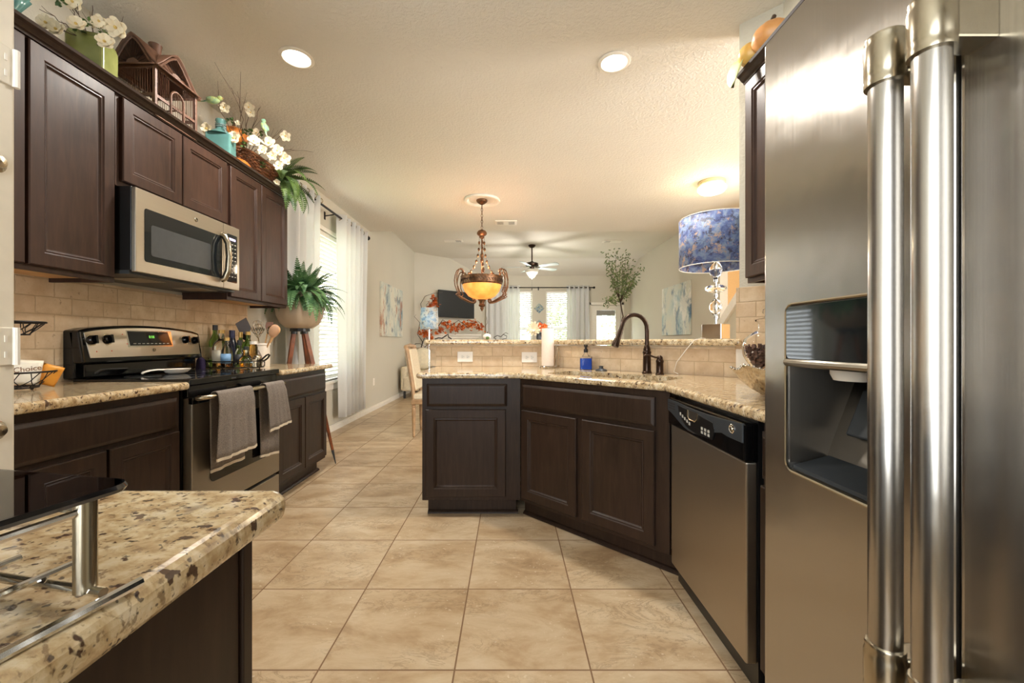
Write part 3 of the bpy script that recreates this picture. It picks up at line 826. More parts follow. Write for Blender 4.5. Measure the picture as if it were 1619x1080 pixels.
# ---- microwave ----
mw = empty('microwave', (-1.89, 2.0, 0), 90, 'stainless over-the-range microwave with a bowed handle', 'microwave')
MB().bx(0,.768,-.07,.296,1.455,1.86).obj('body', M['blackmat'], mw, bevel=.003)
MB().bx(.0,.768,-.06,.29,1.437,1.455).obj('underside', M['graphite'], mw)
for x in (.12,.52): MB().bx(x,x+.17,.0,.16,1.434,1.4372).obj('filter_panel', M['steel_h'], mw)
d_ = MB().bx(0,.616,-.092,-.07,1.447,1.856).obj('door', M['steel_h'], mw, bevel=.004, seg=3)
MB().prism(rrect(.048,.60,1.505,1.768,.012), -.0935,-.085, xz()).obj('door_glass', M['blackglass'], d_)
MB().prism(rrect(.085,.50,1.54,1.695,.012), -.0942,-.0934, xz()).obj('viewing_window', M['graphite'], d_)
MB().tube([(.592,-.095,1.775),(.592,-.115,1.765),(.592,-.135,1.72),(.592,-.142,1.64),(.592,-.135,1.55),(.592,-.115,1.505),(.592,-.095,1.495)], .0155, 12, flat=1.2).obj('handle', M['nickel'], d_, smooth=True)
p_ = MB().bx(.618,.768,-.092,-.07,1.447,1.856).obj('control_side', M['steel_h'], mw, bevel=.004, seg=3)
kp = MB().prism(rrect(.645,.742,1.492,1.80,.008), -.0935,-.085, xz()).obj('keypad', M['blackglass'], p_)
MB().bx(.665,.725,-.0942,-.0934,1.762,1.776).obj('display', M['violet_led'], kp)
for i in range(9):
    for j in range(3):
        MB().bx(.66+j*.028,.674+j*.028,-.094,-.0934,1.735-i*.026,1.74-i*.026).obj('key_mark', M['emitstep'], kp)
emblem(d_, .385, -.092, 1.808, .0125)
# ---- dishwasher ----
dw = empty('dishwasher', (.77, 1.905, 0), -90, 'stainless dishwasher with black control panel beside the sink cabinet', 'dishwasher')
MB().bx(.004,.616,0,.56,.02,.868).obj('body', M['blackmat'], dw)
MB().bx(.01,.61,-.035,-.0,.105,.735).obj('door', M['dwsteel'], dw, bevel=.006, seg=3)
MB().bx(.01,.61,.05,.06,0,.1).obj('toe_kick', M['blackmat'], dw)
q_ = MB().bx(.002,.618,-.045,0,.737,.857).obj('control_panel', M['blackgloss'], dw, bevel=.006, seg=3)
N = 14
low = []
for i in range(N+1):
    f = i/N; x = .004+.61*f
    z = .80-.052*math.sin(math.pi*min(1, f*1.25))**1.5 if f < .8 else .80
    low.append((x, z if f < .8 else .795))
MB().prism(low+[(.614,.856)]+[(.004+.61*(1-i/6), .856-.012*math.sin(math.pi*i/6)) for i in range(1,6)]+[(.004,.85)], -.049,-.04, xz()).obj('fascia', M['graphite'], q_, bevel=.002)
MB().prism([(.12,.838),(.14,.80),(.2,.765),(.30,.752),(.42,.76),(.44,.80),(.43,.822),(.3,.832)], -.0505,-.045, xz()).obj('button_field', M['blackmat'], q_, bevel=.0008)
MB().tube([(.225,-.051,.836),(.23,-.053,.812),(.245,-.054,.80),(.295,-.054,.80),(.31,-.053,.812),(.312,-.051,.836)], .003, 6).obj('latch_rim', M['nickel'], q_)
MB().prism([(.228,.836),(.235,.808),(.248,.802),(.292,.802),(.305,.808),(.31,.836)], -.0515,-.049, xz()).obj('latch_pocket', M['slot'], q_)
for i in range(5): MB().bx(.145+i*.022,.157+i*.022,-.0515,-.05,.80-i*.006,.812-i*.006).obj('button', M['emitstep'], q_)
for i in range(3):
    for j in range(2): MB().bx(.34+i*.026,.354+i*.026,-.0515,-.05,.766+j*.014,.776+j*.014).obj('button', M['emitstep'], q_)
for j in range(3): MB().bx(.018,.085,-.0502,-.049,.812+j*.011,.816+j*.011).obj('vent_slot', M['slot'], q_)
T = Matrix.Translation((.555,-.049,.828)) @ Matrix.Rotation(R(90),4,'X')
MB().lathe([(0,0),(.016,0),(.016,.002),(.013,.004),(.011,.002),(0,.002)],(0,0,0),20,T).obj('emblem_ring', M['chrome'], q_, smooth=True)
MB().lathe([(0,.001),(.009,.001),(.007,.005),(0,.006)],(0,0,0),14,T).obj('emblem_centre', M['nickel'], q_, smooth=True)
# ---- refrigerator ----
fr = empty('refrigerator', (.66, .985, 0), -90, 'large stainless side-by-side refrigerator at the right edge', 'refrigerator')
fbody = MB().bx(.0,.91,0,.70,.03,1.80).obj('body', simple('fridge_side_grey', (104,102,98), .45, .2), fr, bevel=.004)
MB().bx(.01,.90,.02,.66,0,.03).obj('base', M['blackmat'], fr)
fd = MB().bx(0,.421,-.06,-.004,.07,1.811).obj('freezer_door', M['steel'], fr, bevel=.009, seg=4)
cutr = MB().prism(rrect(.082,.325,.835,1.19,.02), -.08, .115, xz()).obj('cutter', M['steel'])
cutr.parent = None; cutr.location = (.66,.985,0); cutr.rotation_euler = (0,0,R(-90))
bpy.context.view_layer.update()
cut2 = cutr.copy(); cut2.data = cutr.data.copy(); COL.objects.link(cut2)
bpy.context.view_layer.update()
cut(fd, [cutr]); cut(fbody, [cut2])
for p in fd.data.polygons: p.use_smooth = False
MB().bx(.427,.91,-.06,-.004,.07,1.811).obj('fresh_food_door', M['steel'], fr, bevel=.009, seg=4)
MB().bx(.418,.43,-.045,0,.08,1.80).obj('door_gasket', M['slot'], fr)
# dispenser lining
liner = m_steel('dispenser_liner_steel', (112,106,98), .34)
di = MB()
pr = rrect(.082,.325,.835,1.19,.02)
di.prism([(.108,1.19),(.100,1.19),(.100,1.06),(.018,.842),(.030,.836),(.108,1.05)], .083, .324, Matrix(((0,0,1,0),(1,0,0,0),(0,1,0,0),(0,0,0,1))))
for (a, b) in ((.0825,.0845),(.3225,.3245)): di.bx(a, b, -.054, .108, .85, 1.18)
di.bx(.09,.32,-.054,.108,.8355,.8385)
dl = di.obj('dispenser_recess', liner, fd)
rim = MB().tube([Vector((x,-.061,z)) for x, z in rrect(.082,.325,.835,1.19,.02,6)], .0032, 6, closed=True).obj('dispenser_rim', M['nickel'], dl)
pn = MB().prism(rrect(.085,.322,1.072,1.187,.012), -.064,-.01, xz()).obj('dispenser_panel', M['blackglass'], dl, bevel=.003)
MB().tube([(.084,-.060,1.066),(.2,-.066,1.066),(.323,-.060,1.066)], .008, 10).obj('panel_lip', M['steel_h'], pn)
MB().lathe([(0,0),(.03,0),(.036,.012),(.036,.03),(0,.03)], (.18,.0,1.035), 20, sx=1.1, sy=.8).obj('ice_chute', M['plastic'], dl, smooth=True)
MB().box((.165,.05,.965),(.07,.008,.10),rx=-22).obj('paddle', M['graphite'], dl, bevel=.004)
MB().prism([(-.05,.838),(-.05,.846),(.026,.866),(.026,.838)], .09, .318, Matrix(((0,0,1,0),(1,0,0,0),(0,1,0,0),(0,0,0,1)))).obj('drip_tray', M['graphite'], dl)
for par, x in ((fd, .392), (fd, .457)):
    h = MB().cyl((x,-.125,.62),(x,-.125,1.53),.0195,28).obj('handle', M['steel'], par, smooth=True)
    for z0, sgn in ((1.545,-1),(.61,1)):
        MB().lathe([(0,0),(.024,0),(.0245,.006),(.0235,.01),(.0245,.016),(.0245,.055),(.0225,.062),(.0235,.066),(.0225,.07),(0,.07)],
            (x,-.125,z0-.07 if sgn < 0 else z0), 28).obj('handle_cap', M['nickel'], h, smooth=True)
        zc = z0+sgn*.032
        MB().bx(x-.018,x+.018,-.125,-.058,zc-.028,zc+.028).obj('handle_mount', M['nickel'], h, bevel=.003)
# the second handle belongs to the fresh food door
for ch in list(fd.children):
    if ch.name.startswith('handle') and ch.type == 'MESH' and abs(sum(v.co.x for v in ch.data.vertices)/len(ch.data.vertices)-.457) < .01:
        ch.parent = [c for c in fr.children if c.name.startswith('fresh_food')][0]
# dispenser parts are re-hung one level up so nothing nests too deep
for ch in list(dl.children): ch.parent = fd
for ch in list(fd.children):
    for g in list(ch.children):
        if ch.name.startswith('dispenser_panel'): g.parent = fd
def flatten(root, maxd=2):
    def walk(o, anc):
        for ch in list(o.children):
            if len(anc) > maxd-1:
                mw_ = ch.matrix_local.copy(); ch.parent = anc[maxd-1]
            walk(ch, anc+[ch] if len(anc) <= maxd-1 else anc)
    walk(root, [])
for r_ in (rg, mw, dw, fr): flatten(r_, 2)

# ================= THINGS ON THE ISLAND AND LEFT WORKTOPS =================
rk = empty('glass_top_rack', (-.294, .324, .914), 0, 'low wire rack with smoked glass top on the island', 'rack')
A = Vector((-.19,-.98,0)).normalized(); B = Vector((-.98,.19,0)).normalized()
Mr = Matrix(((B.x,A.x,0,0),(B.y,A.y,0,0),(0,0,1,0),(0,0,0,1)))
g = MB().prism(rrect(0,.40,0,.28,.014), .083, .089, Mr).obj('glass_shelf', M['smoke'], rk)
e = MB().tube([Mr @ Vector((x,y,.086)) for x, y in rrect(0,.40,0,.28,.014)], .0034, 6, closed=True).obj('glass_edge', M['blackgloss'], g, smooth=True)
for (x, y) in ((.022,.016),(.38,.016),(.022,.262),(.38,.262)):
    p = MB().cyl(Mr @ Vector((x,y,.010)), Mr @ Vector((x,y,.083)), .007, 20).obj('post', M['nickel'], rk, smooth=True)
def rail(p0, p1, r, nm='rail'): return MB().cyl(Mr @ Vector(p0), Mr @ Vector(p1), r, 8).obj(nm, M['chrome'], rk, smooth=True)
rail((.022,.016,.07),(.022,.262,.07),.003); rail((.38,.016,.07),(.38,.262,.07),.003)
rail((.022,.016,.07),(.38,.016,.07),.003)
rail((.005,-.01,.004),(.005,.30,.004),.004); rail((.395,-.01,.004),(.395,.30,.004),.004)
rail((.005,.016,.0105),(.395,.016,.0105),.0035); rail((.005,.262,.0105),(.395,.262,.0105),.0035)
for i in range(6): rail((.06+i*.055,.0,.0175),(.06+i*.055,.28,.0175),.0028, 'shelf_wire')

# spoon rest
sr = MB()
prof = [(0,.004),(.03,.0),(.042,.006),(.055,.022),(.058,.027),(.054,.026),(.04,.011),(.0,.008)]
sr.lathe(prof, (0,0,0), 24, sx=1.0, sy=1.25)
s_ = sr.obj('spoon_rest', M['plastic'], None, loc=(-1.93,2.41,.926), smooth=True, rz=-20)
tag(s_, 'white ceramic spoon rest on the black cooktop', 'spoon rest')
MB().tube([(0,-.062,.024),(0,-.10,.027),(0,-.14,.024),(0,-.165,.016),(0,-.172,.009)], [.014,.011,.012,.013,.008], 10, flat=.45).obj('handle', M['plastic'], s_, smooth=True)

# towels on the oven handle (local frame of the range front)
def towel(x0, x1, zf, zb, label, skew, slant, seed):
    rnd = random.Random(seed)
    HY, HZ, r = -.108, .834, .020
    path = [(HY+.028, zb)]+[(HY+.028, zb+(HZ-.02-zb)*i/8) for i in range(1, 9)]
    for k in range(0, 9):
        a = math.pi*k/8; path.append((HY+r*math.cos(a)+.004, HZ+r*math.sin(a)+.001))
    path += [(HY-.024, HZ-.02-(HZ-.02-zf)*i/12) for i in range(1, 13)]
    nx = 26; mb = MB(); nf = len(path)
    for i, (y, z) in enumerate(path):
        d = max(0, min(1, (HZ-z)/.35)); front = i > 12
        for j in range(nx+1):
            f = j/nx; w = x0+(x1-x0)*f
            w += skew*d*(1 if front else .3)+(f-.5)*.05*d*(1 if front else -.3)
            wave = (.010*math.sin(f*9+seed)+.006*math.sin(f*21+seed*2))*(.15+d)
            dz = slant*(f-.5)*d*(1 if front else -1)
            mb.v.append(Vector((w, y+(-abs(wave) if front else min(.006, wave*.4)), z+dz)))
    for i in range(nf-1):
        for j in range(nx): mb.f.append([i*(nx+1)+j, i*(nx+1)+j+1, (i+1)*(nx+1)+j+1, (i+1)*(nx+1)+j])
    t = MB(); t.v = mb.v; t.f = mb.f
    o = t.obj('kitchen_towel', M['towel'], None, loc=(-1.61,2.037,0), rz=90, smooth='all', solid=.004)
    tag(o, label, 'towel', 'grey towels on the oven handle')
    hm = MB()
    for row in (0, nf-1):
        pts = [mb.v[row*(nx+1)+j] for j in range(nx+1)]
        k = len(hm.v)
        for p in pts: hm.v += [p+Vector((0,-.0035,.001)), p+Vector((0,-.0035,-.014)), p+Vector((0,.0035,-.014)), p+Vector((0,.0035,.001))]
        for j in range(nx):
            for q in range(4): hm.f.append([k+j*4+q, k+j*4+(q+1)%4, k+(j+1)*4+(q+1)%4, k+(j+1)*4+q])
        hm.f.append([k,k+1,k+2,k+3]); hm.f.append([k+nx*4+3,k+nx*4+2,k+nx*4+1,k+nx*4])
        hm.obj('hem', M['towelhem'], o); hm = MB()
    return o
towel(.085, .37, .515, .45, 'wide grey towel with cream hem at the near end of the oven handle', -.0, .0, 3)
towel(.50, .70, .575, .40, 'narrow grey towel with cream hem at the far end of the oven handle', .05, .02, 8)

# two tiered wire basket
bk = empty('tiered_basket', (-2.0, 1.655, .914), 0, 'black two-tier wire basket against the tile by the pantry door', 'basket')
def wirebowl(r0, r1, z0, z1, nm, arch=14):
    mb = MB().torus((0,0,z1), r1, .0042, 28, 6).torus((0,0,z0), r0, .0035, 24, 6)
    for k in range(arch):
        a = 2*math.pi*k/arch; b = a+.22
        mb.tube([(r0*math.cos(a),r0*math.sin(a),z0),((r0+r1)/2*math.cos(b+.15),(r0+r1)/2*math.sin(b+.15),(z0+z1)/2),(r1*math.cos(b),r1*math.sin(b),z1)], .0018, 5)
        mb.tube([(r0*math.cos(b),r0*math.sin(b),z0),((r0+r1)/2*math.cos(a-.1),(r0+r1)/2*math.sin(a-.1),(z0+z1)/2),(r1*math.cos(a),r1*math.sin(a),z1)], .0018, 5)
    for k in range(5): mb.cyl((-r0+.3*r0*k+.1*r0,-r0*.6,z0),(-r0+.3*r0*k+.1*r0,r0*.6,z0),.0018,5)
    return mb.obj(nm, M['iron'], bk, smooth=True)
wirebowl(.085,.135,.012,.075,'lower_bowl'); wirebowl(.06,.105,.225,.275,'upper_bowl',12)
MB().cyl((0,0,.008),(0,0,.40),.004,8).torus((0,0,.42),.02,.003,14,6,axis='X').obj('stem', M['iron'], bk)
for a in (0.5,2.6,4.7): MB().sphere((.07*math.cos(a),.07*math.sin(a),.006),.006,8,6).obj('foot', M['iron'], bk)
def packet(loc, rot, w, h, mat, label, cat='packet'):
    mb = MB(); nx, nz = 8, 8
    for s in (-1, 1):
        for i in range(nz+1):
            for j in range(nx+1):
                u, v = j/nx, i/nz
                mb.v.append(Vector(((u-.5)*w, s*.010*(math.sin(math.pi*u)*math.sin(math.pi*v))**.6, v*h)))
    n = (nx+1)*(nz+1)
    for s in (0, 1):
        for i in range(nz):
            for j in range(nx):
                a = s*n+i*(nx+1)+j; mb.f.append([a,a+1,a+nx+2,a+nx+1])
    o = mb.obj('snack_packet', mat, None, loc=loc, smooth='all')
    o.rotation_euler = tuple(R(x) for x in rot)
    return tag(o, label, cat, 'packets in the wire basket')
pk = packet((-1.975,1.675,.938), (-10,4,20), .12, .10, simple('cream_packet',(232,222,202),.5), 'cream packet with script writing, in the lower wire bowl')
text('packet_writing', 'Choice', .03, M['rust'], pk, Matrix.Translation((.02,-.0095,.062)) @ Matrix.Rotation(R(90),4,'X') @ Matrix.Rotation(R(12),4,'Z'))
packet((-1.93,1.722,.932), (0,22,48), .065, .085, simple('golden_packet',(222,150,50),.4), 'golden yellow packet leaning out of the lower wire bowl')
packet((-2.015,1.60,.938), (0,-30,10), .075, .085, simple('orange_packet',(212,112,36),.4), 'orange packet in the lower wire bowl next to the pantry door')

# ================= BOTTLE TRAY =================
TX, TY, TZ = -1.975, 2.995, .914
tr = empty('bottle_tray', (TX, TY, TZ), 0, 'oval black wrought-iron tray holding the bottles', 'tray')
def oval(rx, ry, z, n=40): return [Vector((rx*math.cos(2*math.pi*k/n), ry*math.sin(2*math.pi*k/n), z)) for k in range(n)]
MB().lathe([(0,.010),(.195,.010),(.199,.013),(.195,.016),(0,.016)], (0,0,0), 40, sx=1, sy=.62).obj('tray_base', M['iron'], tr, smooth=True)
MB().tube(oval(.2,.124,.058), .0035, 6, closed=True).obj('rim', M['iron'], tr, smooth=True)
for k in range(20):
    sc = MB()
    a = 2*math.pi*k/20; c = Vector((.199*math.cos(a), .123*math.sin(a), .036)); tdir = Vector((-.2*math.sin(a), .124*math.cos(a), 0)).normalized()
    sc.tube([c+tdir*.017*math.cos(b)+Vector((0,0,.019*math.sin(b))) for b in [i*.7 for i in range(9)]], .0016, 5, closed=True)
    sc.obj('scroll_ring', M['iron'], tr)
for s in (-1, 1):
    MB().tube([(s*.19,-.025,.055),(s*.215,-.03,.075),(s*.235,-.02,.098),(s*.238,.0,.104),(s*.235,.02,.098),(s*.215,.03,.075),(s*.19,.025,.055)], .006, 8).obj('handle', M['iron'], tr, smooth=True)
for a in (.6,2.5,3.8,5.6): MB().sphere((.17*math.cos(a),.1*math.sin(a),.005),.006,8,6).obj('foot', M['iron'], tr)
def bottle(x, y, prof, mat, cap, capmat, label, z=TZ+.0165, lab=None, labmat=None, liq=None, liqmat=None, name='bottle', n=24):
    o = MB().lathe(prof, (0,0,0), n).obj(name, mat, None, loc=(x,y,z), smooth=True)
    tag(o, label, 'bottle')
    if cap: MB().lathe(cap, (0,0,0), 18).obj('cap', capmat, o, smooth=True)
    if lab:
        r, z0, z1, a0, a1 = lab; m = MB(); k = 14
        for zz in (z0, z1):
            for i in range(k+1):
                a = R(a0+(a1-a0)*i/k); m.v.append(Vector((r*math.cos(a), r*math.sin(a), zz)))
        for i in range(k): m.f.append([i,i+1,k+2+i,k+1+i])
        m.obj('label', labmat, o, smooth='all', solid=.0006)
    if liq: MB().lathe(liq, (0,0,0), n).obj('liquid', liqmat, o, smooth=True)
    return o
labw = simple('cream_label', (222,214,192), .6); labb = simple('blue_label', (122,162,200), .5); labk = simple('dark_label', (60,60,62), .5)
gold = simple('gold_cap', (196,160,92), .35, .5, .05)
navy = simple('navy_cap', (40,42,82), .4)
def wine(h, r, nr=.014, sh=.6): return [(0,0),(r*.95,0),(r,.004),(r,h*sh),(r*.85,h*(sh+.07)),(nr*1.2,h*(sh+.18)),(nr,h*(sh+.22)),(nr,h),(0,h)]
bottle(-2.138, 3.02, wine(.295,.037), M['greenglass'], [(0,.262),(.0165,.262),(.0165,.30),(0,.30)], M['blackmat'], 'tall green wine bottle with black top, at the wall end of the tray', lab=(.0375,.05,.14,-150,-30), labmat=labw)
bottle(-2.04, 2.945, [(0,0),(.05,0),(.054,.005),(.054,.135),(.048,.165),(.028,.188),(.018,.20),(.0175,.255),(0,.255)], M['bottleglass'], [(0,.238),(.021,.238),(.021,.262),(0,.262)], gold,
       'broad clear bottle with gold cap and cream label', lab=(.0545,.03,.12,-150,-60), labmat=labw, liq=[(0,.004),(.049,.004),(.049,.045),(0,.045)], liqmat=M['amber'])
bottle(-2.035, 3.05, wine(.255,.034,.017), simple('navy_bottle',(26,28,48),.15), [(0,.205),(.019,.205),(.019,.262),(0,.262)], navy, 'dark bottle with a navy blue cap, behind the clear bottle')
bottle(-1.985, 3.07, wine(.245,.03,.012), M['greenglass'], [(0,.21),(.0135,.21),(.0135,.25),(0,.25)], gold, 'slim bottle with pale gold neck at the back of the tray')
bottle(-1.925, 3.06, wine(.25,.034,.013), M['greenglass'], [(0,.228),(.0155,.228),(.0155,.252),(0,.252)], gold, 'green bottle with gold cap at the back of the tray', lab=(.0345,.03,.11,-150,-30), labmat=labw)
bottle(-1.985, 2.92, [(0,0),(.034,0),(.037,.004),(.037,.08),(.033,.115),(.017,.155),(.014,.165),(.014,.195),(0,.195)], M['bottleglass'], [(0,.186),(.0175,.186),(.0175,.208),(0,.208)], gold,
       'small clear bottle with a light blue label at the tray front', lab=(.0375,.028,.095,-165,-15), labmat=labb, liq=[(0,.004),(.033,.004),(.033,.03),(0,.03)], liqmat=M['amber'])
bottle(-1.925, 2.965, [(0,0),(.027,0),(.029,.004),(.029,.10),(.012,.135),(.011,.16),(0,.16)], M['bottleglass'], [(0,.155),(.016,.155),(.016,.19),(0,.19)], M['blackmat'], 'slim clear bottle with black cap and dark label', lab=(.0295,.03,.09,-160,-20), labmat=labk)
bottle(-1.865, 3.03, [(0,0),(.024,0),(.026,.004),(.026,.14),(.022,.15),(.022,.165),(0,.165)], M['amber'], [(0,.16),(.026,.16),(.026,.182),(0,.182)], M['plastic'], 'amber jar with white screw cap on the tray', name='jar')
bottle(-1.862, 2.94, [(0,0),(.036,0),(.042,.012),(.042,.045),(.034,.07),(.018,.09),(.017,.125),(0,.125)], M['bottleglass'], [(0,.12),(.018,.12),(.018,.146),(0,.146)], simple('green_black_cap',(36,42,36),.4), 'bulbous little clear jar with dark cap on the tray', name='jar', liq=[(0,.003),(.036,.004),(.038,.03),(0,.03)], liqmat=M['amber'])
bottle(-1.805, 2.975, [(0,0),(.026,0),(.028,.004),(.028,.05),(.024,.058),(0,.058)], M['bottleglass'], [(0,.055),(.028,.055),(.028,.066),(.02,.08),(.008,.086),(0,.087)], M['nickel'], 'low clear jar with domed metal lid at the right tray end', name='jar')
o = MB().prism([(-.03,0),(.03,0),(.022,.07),(.0,.095),(-.02,.07)], -.02, .02, xz()).obj('purple_pouch', simple('purple_cloth',(58,44,84),.8), None, loc=(-2.135, 2.875, .9145), bevel=.012, seg=3)
tag(o, 'small purple pouch beside the tray against the tile', 'pouch')

# utensil crock
CK = (-1.925, 3.215, .914)
ck = MB().lathe([(0,0),(.062,0),(.064,.004),(.064,.168),(.068,.170),(.068,.184),(.062,.184),(.058,.17),(.058,.008),(0,.008)], (0,0,0), 36).obj('utensil_crock', M['plastic'], None, loc=CK, smooth=True)
tag(ck, 'white cylindrical utensil crock behind the bottle tray', 'crock')
text('crock_writing', 'A', .085, simple('grey_letter',(176,160,150),.6), ck, Matrix.Rotation(R(14),4,'Z') @ Matrix.Translation((.005,-.0643,.10)) @ Matrix.Rotation(R(90),4,'X'))
text('crock_writing', 'U', .05, bpy.data.materials['grey_letter'], ck, Matrix.Rotation(R(-28),4,'Z') @ Matrix.Translation((-.0,-.0643,.11)) @ Matrix.Rotation(R(90),4,'X'))
def uten(name, label, tipdir, L, mat, head):
    L *= 1.32; d = Vector(tipdir).normalized(); base = Vector((d.x*-.03, d.y*-.03, .012))
    o = MB().cyl(base, base+d*L, .0045, 8).obj(name, mat, None, loc=CK, smooth=True)
    tag(o, label, 'utensil', 'cooking utensils in the crock')
    head(o, base+d*L, d)
    return o
def basis(p, d, roll=0):
    y = d.normalized(); x = y.cross(Vector((.3,-1,0.1))).normalized(); z = x.cross(y)
    Mx_ = Matrix((x, y, z)).transposed().to_4x4(); Mx_.translation = p
    return Mx_ @ Matrix.Rotation(R(roll),4,'Y')
def blade(mat, w=.07, h=.10):
    def f(o, p, d):
        T = basis(p, d)
        MB().prism([(-.012,0),(.012,0),(w/2,.03),(w/2,h),(-w/2,h*.86),(-w/2,.03)], -.0025, .0025, T).obj('blade', mat, o, bevel=.002)
    return f
def whisk(o, p, d):
    T = basis(p, d)
    for k in range(6):
        a = math.pi*k/6; m = MB()
        m.tube([T @ Vector((.037*math.sin(math.pi*t)*math.cos(a)*(1 if True else 0), .13*math.sin(math.pi*t/2)**1, .037*math.sin(math.pi*t)*math.sin(a))) for t in [i/8 for i in range(9)]], .0012, 5)
        m.tube([T @ Vector((-.037*math.sin(math.pi*t)*math.cos(a), .13*math.sin(math.pi*t/2), -.037*math.sin(math.pi*t)*math.sin(a))) for t in [i/8 for i in range(9)]], .0012, 5)
        m.obj('loop', M['chrome'], o)
def masher(o, p, d):
    T = basis(p, d)
    pts = [T @ Vector((-.045+.09*i/40, .02+.016*math.sin(i*.95), .0)) for i in range(41)]
    MB().tube(pts, .0028, 6).tube([T @ Vector((-.045,.02,0)), T @ Vector((-.03,-.01,0)), T @ Vector((0,-.02,0)), T @ Vector((.03,-.01,0)), T @ Vector((.045,.02,0))], .003, 6).obj('masher_wire', M['chrome'], o)
def spoonhead(mat, r=.03):
    def f(o, p, d):
        T = basis(p+d*.03, d)
        MB().sphere((0,0,0), r, 16, 8, 1, 1.45, .3, T).obj('bowl', mat, o, smooth=True)
    return f
wl = simple('light_wood', (196,150,96), .5, 0, .1, 20); sp = simple('beige_silicone', (214,170,134), .4)
dk = simple('dark_nylon', (84,70,62), .4)
uten('spatula', 'broad brown spatula leaning left out of the crock', (-.42,-.1,1), .20, dk, blade(dk, .085, .12))
uten('spatula', 'black slotted turner leaning left low in the crock', (-.62,.1,1), .17, M['blackmat'], blade(M['blackmat'], .06, .085))
uten('whisk', 'metal balloon whisk standing in the crock', (-.14,.1,1), .17, M['chrome'], whisk)
uten('whisk', 'second metal whisk leaning toward the tile in the crock', (-.3,.35,1), .17, M['chrome'], whisk)
uten('potato_masher', 'metal potato masher with wavy wire in the crock', (.03,-.2,1), .20, M['chrome'], masher)
uten('spatula', 'small brown spatula upright in the crock', (.12,.2,1), .21, wl, blade(simple('red_brown_silicone',(110,76,62),.4), .05, .075))
uten('spoon', 'pale pink spoon leaning right out of the crock', (.52,-.15,1), .205, wl, spoonhead(sp, .038))
uten('spoon', 'light wooden spoon leaning right in the crock', (.40,.2,1), .20, wl, spoonhead(wl, .026))
uten('spoon', 'silver ladle head beside the wooden spoon in the crock', (.25,.1,1), .19, M['chrome'], spoonhead(M['chrome'], .026))
# ================= COUNTER THINGS BY THE SINK =================
TOP = .914
fx, fy = .846, 2.567
fc = empty('kitchen_faucet', (fx, fy, TOP), 0, 'bronze gooseneck faucet with pull-down spray head behind the sink', 'faucet')
MB().lathe([(0,0),(.029,0),(.03,.006),(.026,.012),(.024,.02),(.023,.12),(.026,.125),(.026,.133),(.021,.14),(.022,.15),(.017,.165),(.0135,.175),(0,.178)], (0,0,0), 24).obj('base', M['bronze'], fc, smooth=True)
d = Vector((-.95,-.31,0)); pts = [Vector((0,0,.17)), Vector((0,0,.26))]
rA = .090
for k in range(1, 12):
    a = math.pi*k/12*1.02; pts.append(d*(rA-rA*math.cos(a))+Vector((0,0,.27+rA*math.sin(a))))
pts.append(pts[-1]+(pts[-1]-pts[-2]).normalized()*.02)
pipe = MB().tube(pts, .0128, 14).obj('spout', M['bronze'], fc, smooth=True)
p1 = pts[-1]; hd = (d*.28+Vector((0,0,-1))).normalized()
hd = Vector((d.x*.42, d.y*.42, -1)).normalized()
MB().tube([p1-hd*.01, p1+hd*.008, p1+hd*.012, p1+hd*.06, p1+hd*.105, p1+hd*.112], [.0145,.0155,.0165,.018,.0225,.021], 18).obj('spray_head', M['bronze'], fc, smooth=True)
hx = empty('faucet_handle', (.892, 2.475, TOP), 0, 'bronze single lever faucet control to the right of the spout', 'faucet handle')
MB().lathe([(0,0),(.024,0),(.025,.005),(.021,.012),(.0205,.07),(.023,.075),(.023,.082),(.019,.09),(.012,.1),(0,.103)], (0,0,0), 22).obj('base', M['bronze'], hx, smooth=True)
MB().sphere((0,0,.098),.017,14,8).obj('cap', M['bronze'], hx, smooth=True)
MB().tube([(0,0,.10),(-.03,-.004,.103),(-.06,-.008,.114),(-.085,-.010,.118),(-.098,-.011,.112)], [.010,.008,.007,.009,.006], 10, flat=.7).obj('lever', M['bronze'], hx, smooth=True)
# soap bottle
sb = MB().prism(rrect(-.041,.041,-.027,.027,.012), 0, .092).obj('soap_bottle', M['glass'], None, loc=(.53, 2.90, TOP), rz=-6, smooth=True)
sb.data.transform(Matrix.Identity(4)); tag(sb, 'clear soap dispenser filled with blue soap beside the sink', 'soap dispenser')
MB().tube([(0,0,.092),(0,0,.10),(0,0,.115),(0,0,.125)], [.038,.03,.016,.014], 20, flat=.72).obj('shoulder', M['glass'], sb, smooth=True)
MB().prism(rrect(-.039,.039,-.025,.025,.01), .004, .080).obj('liquid', M['bluesoap'], sb)
MB().lathe([(0,.12),(.014,.12),(.015,.126),(.015,.142),(.008,.146),(.008,.158),(.013,.16),(.013,.176),(0,.178)], (0,0,0), 18).tube([(0,0,.17),(0,-.02,.172),(0,-.035,.166)], .005, 8).obj('pump', M['blackmat'], sb, smooth=True)
# sink stopper
st = MB().lathe([(0,.004),(.034,.0),(.04,.003),(.036,.008),(.018,.014),(.014,.02),(.014,.028),(.018,.032),(0,.034)], (0,0,0), 24).obj('sink_stopper', M['graphite'], None, loc=(.615, 2.80, TOP), smooth=True)
tag(st, 'dark rubber sink stopper on the worktop between soap and faucet', 'stopper')
